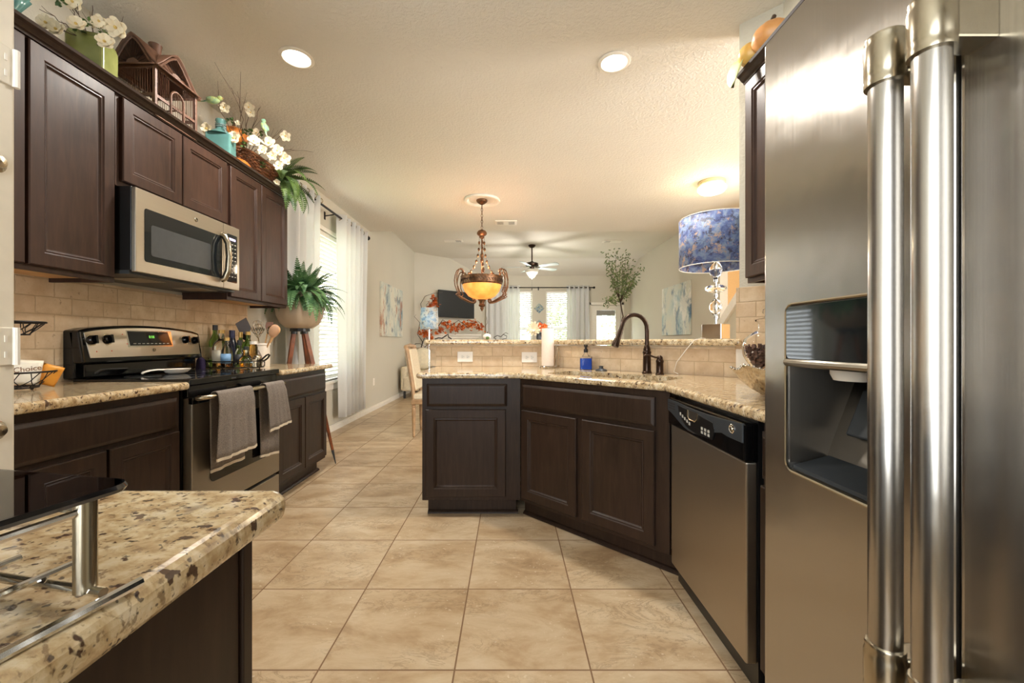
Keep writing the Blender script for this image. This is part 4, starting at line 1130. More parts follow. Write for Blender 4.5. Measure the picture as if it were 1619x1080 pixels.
# paper towel
ph = empty('paper_towel_holder', (.285, 3.12, TOP), 0, 'chrome wire paper towel holder against the tiled wall', 'holder')
mb = MB().torus((0,0,.010),.062,.003,28,6).cyl((0,0,.008),(0,0,.315),.003,8)
mb.tube([(0,0,.315),(.003,0,.33),(.012,0,.34),(.022,0,.332),(.02,0,.32)], .0025, 6); mb.cyl((-.062,0,.010),(.062,0,.010),.003,6)
mb.obj('stand', M['chrome'], ph, smooth=True)
MB().tube([(.050,-.045,.01),(.056,-.045,.06),(.052,-.05,.14),(.060,-.045,.165),(.070,-.035,.155),(.066,-.03,.06),(.062,-.03,.01)], .0026, 6).obj('tension_arm', M['chrome'], ph, smooth=True)
MB().tube([(.085,.01,.008),(.09,.005,.10),(.085,0,.155),(.075,0,.16)], .0026, 6).cyl((.05,.0,.010),(.088,.01,.010),.0026,6).obj('tension_arm', M['chrome'], ph, smooth=True)
for a in range(3): MB().sphere((.062*math.cos(a*2.09+.5),.062*math.sin(a*2.09+.5),.005),.006,8,6).obj('foot', M['chrome'], ph)
o = MB().lathe([(.018,.0),(.046,.0),(.047,.003),(.047,.277),(.046,.28),(.018,.28),(.018,.0)], (0,0,0), 36, close=False).obj('paper_towel_roll', M['paper'], None, loc=(.285,3.12,TOP+.0145), smooth=True)
tag(o, 'white paper towel roll on the chrome holder', 'paper towel')
# outlets and switches, local frame: x along the wall, -y outwards
def outlet(loc, rz, w, h, label, kind='double', name='wall_outlet', cat='outlet'):
    o = MB().bx(-w/2,w/2,-.006,0,-h/2,h/2).obj(name, M['plastic'], None, loc=loc, rz=rz, bevel=.0025)
    tag(o, label, cat)
    T = Matrix.Rotation(R(90),4,'X')
    if kind == 'double':
        for s in (-1, 1):
            q = MB().lathe([(0,0),(.0165,0),(.016,.002),(0,.002)], (0,0,0), 20, Matrix.Translation((s*.02,-.006,0)) @ T).obj('socket', M['white'], o)
            for sz in (-.006,.005): MB().bx(s*.02-.006,s*.02+.002,-.0086,-.0079,sz-.001,sz+.001).obj('slot', M['slot'], q)
            MB().lathe([(0,0),(.0024,0),(.0024,.0007),(0,.0007)],(0,0,0),10,Matrix.Translation((s*.02+.0085,-.0079,0)) @ T).obj('slot', M['slot'], q)
    elif kind == 'rocker':
        MB().prism(rrect(-.045,-.012,-.033,.033,.003),-.009,-.005,xz()).obj('rocker', M['white'], o)
        MB().prism(rrect(.008,.045,-.033,.033,.003),-.009,-.005,xz()).obj('rocker', M['white'], o)
    else:
        for s in (-1, 1):
            MB().prism(rrect(-.011,.011,s*.02-.012,s*.02+.012,.006),-.008,-.005,xz()).obj('socket', M['white'], o)
    return o
outlet((-.353, yb-.0005, .990), 0, .122, .082, 'white double outlet in the tile at the left end of the bar wall')
outlet((.155, yb-.0005, .986), 0, .122, .082, 'white double outlet in the tile just left of the paper towels')
outlet((1.283, D-.006-1.283, 1.010), -45, .118, .118, 'white double switch plate beside the glass jar', 'rocker', 'light_switch', 'switch')
outlet((XL+.0005, 6.72, .46), 90, .075, .118, 'white outlet low on the left wall past the curtain', 'single')
outlet((XR-.0005, 6.75, 1.18), -90, .075, .118, 'white switch plate on the right wall behind the crystal lamp', 'rocker1', 'light_switch', 'switch')
# silver bowl
rimw = lambda a, z: 1+.045*math.sin(9*a)*max(0, (z-.02)/.08)
bw = MB(); n = 72
prof = [(0,.004),(.05,.0),(.09,.008),(.13,.03),(.165,.06),(.185,.086),(.187,.089),(.182,.088),(.16,.064),(.125,.036),(.085,.014),(0,.010)]
bw.lathe(prof, (0,0,0), n, sx=1.05, sy=.86, wob=rimw)
for i, v in enumerate(bw.v):
    if v.z > .03:
        a = math.atan2(v.y, v.x); k = (v.z-.03)/.058
        v.z += k*(.022*abs(math.cos(a))**3+.006*math.sin(9*a))
o = bw.obj('silver_bowl', M['hammered'], None, loc=(.985,1.475,TOP+.001), rz=28, smooth='all')
tag(o, 'wavy hammered silver bowl with beaded rim beside the refrigerator', 'bowl')
bd = MB()
for k in range(64):
    a = 2*math.pi*k/64; w_ = rimw(a, .086)
    bd.sphere((.186*1.05*w_*math.cos(a), .186*.86*w_*math.sin(a), .090+.022*abs(math.cos(a))**3+.006*math.sin(9*a)), .0045, 8, 6)
tag(bd.obj('beading', M['chrome'], o, smooth='all'), kind='stuff')
# glass jar
jr = MB().lathe([(0,0),(.06,0),(.062,.004),(.03,.012),(.012,.022),(.010,.038),(.03,.05),(.07,.085),(.095,.13),(.1,.17),(.092,.205),(.06,.235),(.035,.248),(.034,.275),(.04,.283)], (0,0,0), 36, close=False).obj('glass_jar', M['glass'], None, loc=(1.15,1.86,TOP+.001), smooth='all')
tag(jr, 'footed round glass jar of dark potpourri beside the refrigerator', 'jar')
MB().lathe([(0,.286),(.046,.286),(.048,.292),(.03,.300),(.012,.304),(.008,.312),(.018,.325),(.016,.34),(0,.344)], (0,0,0), 28).obj('lid', M['glass'], jr, smooth='all')
rr_ = random.Random(5); pp = MB()
for i in range(420):
    a = rr_.random()*6.283; z = rr_.uniform(.055,.178)
    rm = .086*math.sqrt(max(.05, 1-((z-.17)/.12)**2))
    q = rm*math.sqrt(rr_.random())*.98
    pp.box((q*math.cos(a), q*math.sin(a), z), (.018,.014,.007), rz=rr_.random()*360, ry=rr_.random()*180, rx=rr_.random()*90)
tag(pp.obj('potpourri', M['cocoa'], None, loc=(1.15,1.86,TOP+.001)), 'dark brown potpourri filling the footed glass jar', 'potpourri', kind='stuff')
# lamp cord over the bar
o = MB().tube([Vector(p) for p in ((1.12,D-.078-1.07,1.128),(1.085,D-.078-1.095,1.130),(1.05,D-.09-1.068,1.118),(1.012,D-.10-1.035,1.06),(.985,D-.075-1.0,.99),(.98,D-.06-.985,.93),(1.0,D-.06-1.0,.918))], .0022, 6).obj('lamp_cord', M['plastic'], smooth=True)
tag(o, 'thin white lamp cord hanging over the bar edge to the worktop', 'cord')
# crystal lamp on the bar
LX, LY, LZ = 1.245, 2.515, 1.126
lp = empty('table_lamp', (LX, LY, LZ), 0, 'crystal table lamp with large blue painted drum shade on the bar', 'lamp')
MB().box((0,0,.045),(.115,.115,.088),rz=38).obj('base', M['chrome'], lp, bevel=.002)
MB().cyl((0,0,.088),(0,0,.50),.006,10).obj('rod', M['chrome'], lp, smooth=True)
def lens(zc, rr, hh): return [(.004,zc-hh),(rr*.55,zc-hh*.7),(rr*.92,zc-hh*.3),(rr,zc),(rr*.92,zc+hh*.3),(rr*.55,zc+hh*.7),(.004,zc+hh)]
MB().lathe(lens(.192,.036,.058),(0,0,0),24).obj('crystal', M['crystal'], lp, smooth=True)
MB().lathe(lens(.305,.062,.030),(0,0,0),24).obj('crystal', M['crystal'], lp, smooth=True)
MB().lathe(lens(.415,.036,.062),(0,0,0),24).obj('crystal', M['crystal'], lp, smooth=True)
for z in (.125,.255,.345): MB().lathe([(0,z),(.012,z),(.012,z+.014),(0,z+.014)],(0,0,0),14).obj('collar', M['chrome'], lp, smooth=True)
sh = MB().lathe([(.206,.43),(.206,.725)],(0,0,0),56,close=False).obj('shade', M['shade'], lp, smooth='all', solid=.003)
for z in (.432,.723): MB().torus((0,0,z),.206,.003,48,5).obj('shade_rim', M['white'], sh)
MB().cyl((-.205,0,.50),(.205,0,.50),.002,6).cyl((0,-.205,.50),(0,.205,.50),.002,6).obj('spider', M['chrome'], sh)

# flowers on the bar
fv = MB().lathe([(0,0),(.022,0),(.026,.02),(.02,.045),(.024,.06),(.022,.06),(.018,.045),(0,.01)],(0,0,0),18).obj('flower_arrangement', M['graphite'], None, loc=(.245,3.46,1.126), smooth=True)
tag(fv, 'small vase with one ivory bloom and orange flowers on the bar', 'flowers')
def bloom(mb, c, nrm, r, k=6, cup=.35, wid=.42, layers=1):
    nrm = Vector(nrm).normalized(); u = nrm.cross(Vector((.2,.1,1) if abs(nrm.z) < .9 else (1,0,0))).normalized(); v = nrm.cross(u)
    c = Vector(c)
    for L in range(layers):
        cu = cup+.4*L; rr = r*(1-.22*L)
        for i in range(k):
            a = 2*math.pi*(i+.5*L)/k; d = u*math.cos(a)+v*math.sin(a); s = nrm.cross(d)
            p0 = c; p1 = c+d*rr*.55+nrm*rr*cu*.35; p2 = c+d*rr+nrm*rr*cu
            w = rr*wid
            mb.add([p0-s*w*.25,p0+s*w*.25,p1+s*w,p2+s*w*.55,p2+d*rr*.08,p2-s*w*.55,p1-s*w],[(0,1,2,3,4,5,6)])
b = MB(); bloom(b,(-.045,-.01,.085),(-.3,-1,.35),.062,12,.35,.2,3); b.obj('ivory_bloom', M['petal'], fv)
b = MB()
for (x,y,z,r) in ((.02,-.01,.095,.03),(.035,.0,.07,.03),(.005,-.02,.115,.026),(.045,.01,.105,.028),(.05,-.02,.045,.024)): bloom(b,(x,y,z),(.2,-1,.3),r,5,.4,.4,2)
b.obj('orange_blooms', M['orange'], fv)
# white pumpkin and green gourd on the bar
def pumpkin(r, sz, lobes=9): return (lambda a, z: 1+.06*abs(math.sin(lobes*a/2))-.03)
def mk_pumpkin(name, loc, r, sz, mat, label, cat, group=None, stem=True, rot=None):
    mb = MB(); m = 12
    prof = [(math.sin(math.pi*i/m)*r, -math.cos(math.pi*i/m)*r*sz+r*sz) for i in range(m+1)]
    mb.lathe(prof, (0,0,0), 40, wob=pumpkin(r, sz))
    o = mb.obj(name, mat, None, loc=loc, smooth='all'); tag(o, label, cat, group)
    if stem: MB().tube([(0,0,2*r*sz-.01),(0,.0,2*r*sz+.2*r),(.12*r,0,2*r*sz+.4*r)], [.16*r,.1*r,.12*r], 8).obj('stem', M['twig'], o, smooth=True)
    if rot: o.rotation_euler = tuple(R(x) for x in rot)
    return o
mk_pumpkin('pumpkin', (-.19,3.50,1.126), .034, .78, M['candle'], 'small white pumpkin on the bar under the pendant', 'pumpkin')
mk_pumpkin('green_gourd', (-.183,3.43,1.126), .015, .9, M['fern2'], 'tiny green gourd in front of the white pumpkin', 'gourd', stem=False)
o = MB().tube([(-.03,0,.003),(-.05,.01,.02),(-.02,0,.035),(.01,.01,.025),(.03,0,.045),(.06,0,.03),(.055,0,.01),(.02,0,.004)], .0035, 6).tube([(.03,0,.045),(.05,.01,.06),(.07,0,.05)],.002,5).obj('twig_bundle', M['darktwig'], None, loc=(-.085,3.5,1.126), smooth=True)
tag(o, 'little curled twigs on the bar right of the white pumpkin', 'twigs')
o = MB().tube([(-.07,0,.003),(-.04,.0,.014),(-.01,0,.01),(.02,.0,.03),(.04,0,.045),(.045,0,.02),(.07,0,.004)], .006, 6).obj('twig_bundle', M['darktwig'], None, loc=(-.56,3.5,1.128), smooth=True)
tag(o, 'dark curled twig on the bar near its left end', 'twigs')

# ================= DINING SIDE =================
# curtains, local x along the wall
def curtain(x0, x1, y, z0, z1, folds, seed, loc, rz, label, group, amp=.035, taper=.0):
    mb = MB(); nx = folds*10; nz = 10
    for i in range(nz+1):
        f = i/nz; z = z0+(z1-z0)*f
        for j in range(nx+1):
            u = j/nx; x = x0+(x1-x0)*u
            x += taper*(1-f)*(u-.5)
            w = amp*math.sin(2*math.pi*folds*u+seed)*(.75+.25*f)+.006*math.sin(seed+13*u+3*f)
            mb.v.append(Vector((x, y+w, z)))
    for i in range(nz):
        for j in range(nx):
            a = i*(nx+1)+j; mb.f.append([a,a+1,a+nx+2,a+nx+1])
    o = mb.obj('curtain', M['curtain'], None, loc=loc, rz=rz, smooth='all', solid=.003)
    tag(o, label, 'curtain', group)
    for k in range(folds*2):
        u = (k+.5)/(folds*2); x = x0+(x1-x0)*u
        MB().torus((x, y+amp*math.sin(2*math.pi*folds*u+seed), z1-.05), .024, .005, 16, 6, axis='X').obj('grommet', M['nickel'], o, smooth=True)
    return o
gD = None
curtain(3.90,4.50,-.13,.15,2.67,4,.4,(XL,0,0),90,'white grommet curtain behind the fern planter, left of the dining window',gD,.045)
curtain(5.06,5.98,-.13,.17,2.67,6,1.1,(XL,0,0),90,'white grommet curtain at the right side of the dining window',gD,.05,-.12)
curtain(-.62,.0,-.10,.1,2.58,4,.2,(0,YB,0),0,'white curtain at the far end, just right of the television',gD,.035)
curtain(1.50,2.10,-.10,.1,2.58,5,.8,(0,YB,0),0,'white curtain at the far end, beside the glazed patio door',gD,.035)
curtain(.0,.27,-.10,.1,2.58,2,.8,(0,YB,0),0,'narrow white curtain panel covering the left edge of the far window',gD,.03)
def rod(x0, x1, y, z, loc, rz, label, mat='iron'):
    r_ = MB().cyl((x0,y,z),(x1,y,z),.013,12).obj('curtain_rod', M[mat], None, loc=loc, rz=rz, smooth=True)
    tag(r_, label, 'curtain rod')
    for x in (x0, x1): MB().sphere((x,y,z),.03,14,10).obj('finial', M[mat], r_, smooth=True)
    for x in (x0+.10, (x0+x1)/2, x1-.10): MB().cyl((x,y,z),(x,-.001,z-.02),.007,8).bx(x-.015,x+.015,-.008,0,z-.06,z+.03).obj('bracket', M[mat], r_)
rod(3.80,6.08,-.13,2.62,(XL,0,0),90,'dark curtain rod above the dining window on the left wall')
rod(-.70,2.22,-.10,2.53,(0,YB,0),0,'dark curtain rod above the far windows')
# paintings
def canvas(x0, x1, z0, z1, loc, rz, mat, label):
    o = MB().bx(x0,x1,-.035,0,z0,z1).obj('canvas_painting', mat, None, loc=loc, rz=rz, bevel=.003)
    return tag(o, label, 'painting')
canvas(7.03,8.40,1.20,2.13,(XL+.001,0,0),90,M['artA'],'abstract blue and cream canvas with rust accents on the left wall')
canvas(0,1.33,1.235,2.196,(XR-.001,8.655,0),-90,M['artB'],'pale abstract canvas in blue and cream on the right wall')
for z, l in ((1.99,'upper diamond-shaped blue mosaic between the far windows'),(1.55,'lower diamond-shaped blue mosaic between the far windows')):
    o = MB().box((0,0,0),(.20,.02,.20),ry=45).obj('diamond_picture', M['diamond'], None, loc=(.78,YB-.012,z), bevel=.003); tag(o, l, 'picture')
# dining chair, faces +x
def dining_chair(loc, rz, label):
    ch = empty('dining_chair', loc, rz, label, 'chair')
    prof = [(0,0),(.011,0),(.013,.012),(.017,.02),(.012,.03),(.017,.042),(.013,.05),(.018,.10),(.023,.30),(.025,.335),(.018,.345),(.026,.355),(.02,.37),(.026,.38),(.026,.44),(0,.44)]
    for (x, y) in ((0,-.2),(0,.2),(.44,-.21),(.44,.21)):
        MB().lathe(prof, (x,y,0), 16).obj('leg', M['oak'], ch, smooth=True)
    sf = MB().bx(-.025,.465,-.235,-.2,.385,.44).bx(-.025,.465,.2,.235,.385,.44).bx(.43,.465,-.2,.2,.385,.44).bx(-.025,.01,-.2,.2,.385,.44)
    sf.obj('seat_frame', M['oak'], ch, bevel=.006)
    MB().bx(-.01,.46,-.225,.225,.435,.505).obj('seat', M['cream'], ch, bevel=.025, seg=4)
    for y in (-.21,.21):
        MB().tube([(-.0,y,.43),(-.012,y,.6),(-.05,y,.85),(-.085,y,1.04)], [.024,.022,.02,.021], 4).obj('back_post', M['oak'], ch, bevel=.004)
    MB().tube([(-.088,-.225,1.045),(-.095,0,1.06),(-.088,.225,1.045)], .022, 8, flat=1.2).obj('top_rail', M['oak'], ch, smooth=True)
    bk_ = MB(); 
    T = Matrix.Translation((-.043,0,.78)) @ Matrix.Rotation(R(-9.2),4,'Y')
    bk_.box((0,0,0),(.075,.39,.49),T).obj('backrest', M['cream'], ch, bevel=.028, seg=4)
    MB().box((.0,0,0),(.05,.41,.50),T).obj('back_frame', M['oak'], ch, bevel=.004)
    nh = MB()
    for y in (-.206,.206):
        for i in range(22): nh.sphere(tuple(T @ Vector((.012,y,-.23+i*.022))), .0042, 6, 4)
    tag(nh.obj('nailhead', M['iron'], ch), kind='stuff')
    return ch
dining_chair((-1.115,5.03,0), 0, 'limed oak dining chair with cream upholstery beyond the bar end')
# floor lamp with small shade
fl = empty('floor_lamp', (-1.08,5.58,0), 0, 'slim chrome floor lamp with pale blue painted shade', 'lamp')
MB().lathe([(0,0),(.13,0),(.13,.012),(.02,.03),(0,.03)],(0,0,0),32).obj('base', M['chrome'], fl, smooth=True)
MB().cyl((0,0,.03),(0,0,1.45),.011,12).obj('pole', M['chrome'], fl, smooth=True)
MB().lathe([(.122,1.277),(.112,1.56)],(0,0,0),40,close=False).obj('shade', M['shade2'], fl, smooth='all', solid=.003)
# armchair and pillow
ac = empty('armchair', (-1.72,8.45,0), 0, 'beige armchair by the left wall, behind the dining chair', 'armchair')
MB().bx(-.40,.40,-.36,.36,.14,.44).obj('seat_base', M['cream'], ac, bevel=.05, seg=4)
MB().bx(-.30,.30,-.34,.24,.43,.53).obj('seat_cushion', M['cream'], ac, bevel=.04, seg=4)
MB().box((0,.31,.62),(.72,.16,.62),rx=-8).obj('backrest', M['cream'], ac, bevel=.06, seg=4)
for s in (-1, 1): MB().bx(s*.35-.065,s*.35+.065,-.36,.34,.14,.62).obj('arm', M['cream'], ac, bevel=.055, seg=4)
for x in (-.34,.34):
    for y in (-.3,.3): MB().cyl((x,y,0),(x,y,.15),.022,10).obj('leg', M['blackmat'], ac)
o = MB().sphere((0,0,0),.22,20,12,1,.42,1).obj('throw_pillow', M['petal'], None, loc=(-1.78,8.52,.76), smooth=True)
tag(o, 'white round pillow on the beige armchair', 'pillow')

# ================= CEILING FIXTURES =================
for k, (x, y, l) in enumerate(((-1.298,2.535,'recessed ceiling light above the range side, left of the two'),(.646,2.575,'recessed ceiling light above the sink side, right of the two'))):
    c = MB().lathe([(.078,-.001),(.098,-.001),(.1,-.006),(.094,-.010),(.080,-.012),(.076,-.006),(.078,-.001)],(0,0,0),40,close=False).obj('recessed_light', M['white'], None, loc=(x,y,ZC), smooth=True)
    tag(c, l, 'ceiling light')
    MB().lathe([(0,-.004),(.079,-.004),(.079,-.0015),(0,-.0015)],(0,0,0),32).obj('lens', M['lampglow'], c)
    area('recessed_light_beam', (x,y,ZC-.02), (0,0,0), .15, .15, 19, (1.0,.94,.86), 'DISK')
fm = MB().lathe([(0,0),(.135,0),(.138,-.012),(.130,-.02),(.132,-.032),(.122,-.042),(.0,-.042)],(0,0,0),40).obj('flush_ceiling_light', simple('cream_metal',(226,206,160),.35,.2), None, loc=(2.19,4.51,ZC), smooth=True)
tag(fm, 'lit opal dome ceiling light near the stairs at the right', 'ceiling light')
MB().lathe([(.120,-.042),(.142,-.06),(.145,-.085),(.12,-.115),(.07,-.132),(0,-.138)],(0,0,0),36).obj('glass_dome', M['domeglow'], fm, smooth='all')
bulb('flush_light_glow', (2.19,4.51,ZC-.22), 8, (1.0,.82,.56), .1)
def vent(x, y, z, w, d, label, dark=((.1,.38),(.62,.9)), tilt=0):
    v = MB().bx(-w/2,w/2,-d/2,d/2,-.012,0).obj('ceiling_vent', M['white'], None, loc=(x,y,z), bevel=.003); tag(v, label, 'vent')
    for a, b in dark:
        MB().bx(-w/2+a*w,-w/2+b*w,-d*.32,d*.32,-.0135,-.011).obj('opening', M['slot'], v)
        n = 9
        for i in range(n):
            xx = -w/2+a*w+(b-a)*w*(i+.5)/n
            MB().bx(xx-.0025,xx+.0025,-d*.32,d*.32,-.017,-.013).obj('louvre', M['white'], v)
vent(-.055,6.05,ZC,.31,.22,'white ceiling vent just behind the pendant light')
vent(-1.15,8.5,ZL,.38,.20,'white ceiling vent at the left of the raised ceiling',((.62,.9),))
vent(2.10,8.55,ZL,.38,.20,'white ceiling vent at the right of the raised ceiling',((.12,.4),))
# pendant
PX_, PY_ = -.34, 5.08
md = MB().lathe([(.0,0),(.215,0),(.222,-.012),(.215,-.026),(.19,-.030),(.172,-.020),(.16,-.008),(.0,-.006)],(0,0,0),56).obj('ceiling_medallion', M['white'], None, loc=(PX_,PY_,ZC), smooth=True)
tag(md, 'round white ceiling medallion above the pendant light', 'medallion')
pn = empty('pendant_light', (PX_,PY_,0), 20, 'bronze bowl pendant light with scrolled arms and amber glass', 'pendant light')
MB().lathe([(0,2.836),(.066,2.836),(.068,2.826),(.062,2.812),(.035,2.79),(.012,2.778),(0,2.776)],(0,0,0),28).obj('canopy', M['rust'], pn, smooth=True)
zt = 2.776; i = 0
while zt > 2.49:
    m = MB(); pts = []
    for k in range(12):
        a = 2*math.pi*k/12; q = .010*math.cos(a); z = zt-.022+.022*math.sin(a)
        pts.append((q,0,z) if i % 2 else (0,q,z))
    m.tube(pts, .0032, 6, closed=True).obj('chain_link', M['rust'], pn, smooth=True)
    zt -= .036; i += 1
MB().lathe([(0,2.475),(.02,2.475),(.045,2.462),(.06,2.44),(.062,2.42),(.048,2.405),(.028,2.395),(.03,2.38),(.016,2.365),(0,2.36)],(0,0,0),24).obj('crown_cap', M['rust'], pn, smooth=True)
MB().lathe([(0,1.62),(.009,1.62),(.009,2.06),(.02,2.075),(.022,2.11),(.012,2.125),(.02,2.14),(.022,2.17),(.012,2.185),(.009,2.20),(.009,2.37),(0,2.37)],(0,0,0),16).obj('stem', M['rust'], pn, smooth=True)
for k in range(3):
    a = 2*math.pi*k/3+.35; ca, sa = math.cos(a), math.sin(a)
    m = MB(); path = []
    for t in range(15):
        f = t/14; r_ = .035+.17*f**2.6; z = 2.40-.47*(1-(1-f)**1.25)
        path.append(Vector((r_*ca, r_*sa, z)))
    m.tube(path, .0022, 5)
    for t in (2,4,6,8,10,12,13): m.sphere(path[t], .015, 8, 6, 1, 1, 1.5)
    m.obj('bead_strand', M['rust'], pn, smooth='all')
MB().lathe([(.232,1.80),(.243,1.805),(.252,1.82),(.250,1.86),(.258,1.885),(.262,1.90),(.250,1.902),(.245,1.86),(.236,1.82),(.226,1.80)],(0,0,0),56,close=False).obj('band', M['rust'], pn, smooth=True)
bn = MB()
for k in range(44):
    a = 2*math.pi*k/44
    c = Vector((.2525*math.cos(a), .2525*math.sin(a), 1.848)); td = Vector((-math.sin(a), math.cos(a), 0))
    bn.tube([c+td*.014*math.cos(b)+Vector((0,0,.017*math.sin(b))) for b in [j*.9 for j in range(6)]], .003, 5)
tag(bn.obj('band_filigree', M['bronze'], pn), kind='stuff')
MB().lathe([(.236,1.812),(.232,1.775),(.21,1.72),(.165,1.665),(.11,1.635),(.05,1.622),(.0,1.62)],(0,0,0),44,close=False).obj('glass_bowl', M['amberglow'], pn, smooth='all')
MB().lathe([(0,1.635),(.05,1.635),(.052,1.62),(.034,1.60),(.03,1.57),(.042,1.555),(.036,1.54),(.018,1.53),(.024,1.515),(.014,1.50),(.006,1.482),(0,1.478)],(0,0,0),22).obj('finial', M['rust'], pn, smooth=True)
for k in range(4):
    T = Matrix.Rotation(R((8,132,188,312)[k]),4,'Z')
    for off in (-.009,.009):
        m = MB()
        prof_ = [(.225,1.925),(.215,1.95),(.228,1.972),(.255,1.975),(.275,1.955),(.292,1.90),(.30,1.84),(.293,1.78),(.272,1.72),(.262,1.70),(.286,1.672),(.268,1.655),(.22,1.63),(.165,1.60),(.125,1.585),(.098,1.583),(.08,1.60),(.085,1.622),(.105,1.622),(.108,1.605)]
        m.tube([T @ Vector((r_*1.14, off*(1+3*math.sin(math.pi*min(1, i_/14))), z)) for i_, (r_, z) in enumerate(prof_)], .0072, 7)
        m.obj('scroll_arm', M['rust'], pn, smooth='all')
bulb('pendant_glow', (PX_,PY_,1.98), 9, (1.0,.80,.55), .08)
# ceiling fan
bulb('fan_light_glow', (.473,8.89,2.38), 34, (1.0,.96,.9), .15)
fn = empty('ceiling_fan', (.473,8.89,0), 0, 'five-blade ceiling fan with bronze motor and opal light', 'ceiling fan')
MB().lathe([(0,ZL),(.075,ZL),(.078,ZL-.02),(.05,ZL-.05),(.02,ZL-.062),(0,ZL-.062)],(0,0,0),24).obj('canopy', M['bronze'], fn, smooth=True)
MB().cyl((0,0,ZL-.06),(0,0,2.80),.014,12).obj('downrod', M['bronze'], fn, smooth=True)
MB().lathe([(0,2.82),(.03,2.82),(.05,2.80),(.12,2.79),(.135,2.775),(.135,2.735),(.12,2.715),(.05,2.705),(.045,2.65),(.0,2.65)],(0,0,0),30).obj('motor', M['bronze'], fn, smooth=True)
MB().lathe([(.03,2.655),(.13,2.645),(.155,2.635),(.12,2.57),(.08,2.52),(.045,2.475),(.0,2.47)],(0,0,0),30).obj('light_bowl', M['opal'], fn, smooth='all')
MB().lathe([(0,2.478),(.022,2.475),(.024,2.462),(.01,2.44),(0,2.435)],(0,0,0),14).obj('light_finial', M['bronze'], fn, smooth=True)
MB().cyl((0,0,2.44),(0,0,2.26),.0015,5).lathe([(0,2.26),(.008,2.255),(.01,2.22),(.0,2.20)],(0,0,0),10).obj('pull_chain', M['bronze'], fn)
for k in range(5):
    T = Matrix.Rotation(R(33+72*k),4,'Z')
    b_ = MB().prism([(.20,-.05),(.62,-.068),(.655,-.05),(.668,0),(.655,.05),(.62,.068),(.20,.05)],-.004,.004, T @ Matrix.Translation((0,0,2.70)) @ Matrix.Rotation(R(-12),4,'X')).obj('blade', M['fanblade'], fn, bevel=.002)
    MB().prism([(.10,-.018),(.18,-.014),(.25,-.035),(.25,.035),(.18,.014),(.10,.018)],.004,.010, T @ Matrix.Translation((0,0,2.70)) @ Matrix.Rotation(R(-12),4,'X')).obj('blade_bracket', M['bronze'], b_)
# ================= PLANTS AND DECOR =================
def frond(mb, base, yaw, pitch, L, droop, w, pairs=20, twist=0.0, rnd=random):
    """fern frond: curved midrib with paired tapering leaflets"""
    pts = []; p = Vector(base); a = pitch; n = pairs
    dirs = []
    for i in range(n+1):
        d = Vector((math.cos(a)*math.cos(yaw), math.cos(a)*math.sin(yaw), math.sin(a)))
        pts.append(p.copy()); dirs.append(d); p = p+d*(L/n); a -= droop/n
    side = Vector((-math.sin(yaw), math.cos(yaw), 0))
    mb.tube(pts, .0018, 4, .0006)
    for i in range(1, n+1):
        f = i/n; d = dirs[i]; up = side.cross(d)
        ww = w*(math.sin(math.pi*min(1, f*.82+.16))**.8)*(1-.35*f)
        if i == n: ww *= .4
        for s in (-1, 1):
            sd = side*s*math.cos(twist)+up*.22+d*.35
            sd.normalize()
            q = pts[i]; hw_ = L/n*.46
            tip = q+sd*ww-up*ww*.18
            mid = q+sd*ww*.5+up*ww*.06
            mb.add([q-d*hw_*.7, mid-d*hw_, tip, mid+d*hw_, q+d*hw_*.7], [(0,1,2,3,4)])
def fern_plant(mb, c, n, R_, zr, rnd, pitch=(.2,1.3), yaws=(0,6.283), L=(.3,.45), droop=(1.2,2.2), w=.05, pairs=18):
    for i in range(n):
        y = rnd.uniform(*yaws)
        frond(mb, (c[0]+R_*rnd.uniform(.1,1)*math.cos(y), c[1]+R_*rnd.uniform(.1,1)*math.sin(y), c[2]+rnd.uniform(0,zr)), y, rnd.uniform(*pitch), rnd.uniform(*L), rnd.uniform(*droop), w*rnd.uniform(.8,1.2), pairs, rnd.uniform(-.3,.3), rnd)
# planter on tripod
pc = (-1.958, 3.885)
ts = empty('plant_stand', (pc[0], pc[1], 0), 0, 'tall wooden tripod plant stand beside the dining window', 'plant stand')
MB().lathe([(0,1.205),(.085,1.205),(.085,1.232),(0,1.232)],(0,0,0),24).obj('top_plate', M['blackmat'], ts)
feet = [(.375,-.10),(-.135,-.19),(.03,.30)]
for (x, y) in feet:
    a = math.atan2(y, x); tp = Vector((.055*math.cos(a), .055*math.sin(a), 1.21)); ft = Vector((x, y, 0))
    k = tp+(ft-tp)*.90
    lg = MB().tube([tp, tp+(ft-tp)*.5, k], [.025,.024,.014], 4).obj('leg', M['walnut'], ts, bevel=.003)
    MB().tube([k, ft], [.013,.004], 8).obj('leg_tip', M['graphite'], lg, smooth=True)
    MB().cyl(tp+Vector((.02*math.sin(a),-.02*math.cos(a),0)), tp+(ft-tp)*.62, .003, 6).obj('brace_rod', M['iron'], lg)
    MB().cyl(tp+Vector((0,0,-.03)), tp+Vector((0,0,.0)), .028, 10).obj('hinge', M['blackmat'], lg)
pt = MB().lathe([(0,1.233),(.10,1.233),(.12,1.238),(.17,1.28),(.20,1.35),(.208,1.42),(.20,1.49),(.18,1.545),(.165,1.57),(.155,1.57),(.165,1.54),(.19,1.42),(.15,1.29),(0,1.26)],(0,0,0),48).obj('planter', M['stoneware'], None, loc=(pc[0],pc[1],0), smooth=True)
tag(pt, 'round taupe stoneware planter on the wooden tripod', 'planter')
rf = random.Random(11); fm_ = MB()
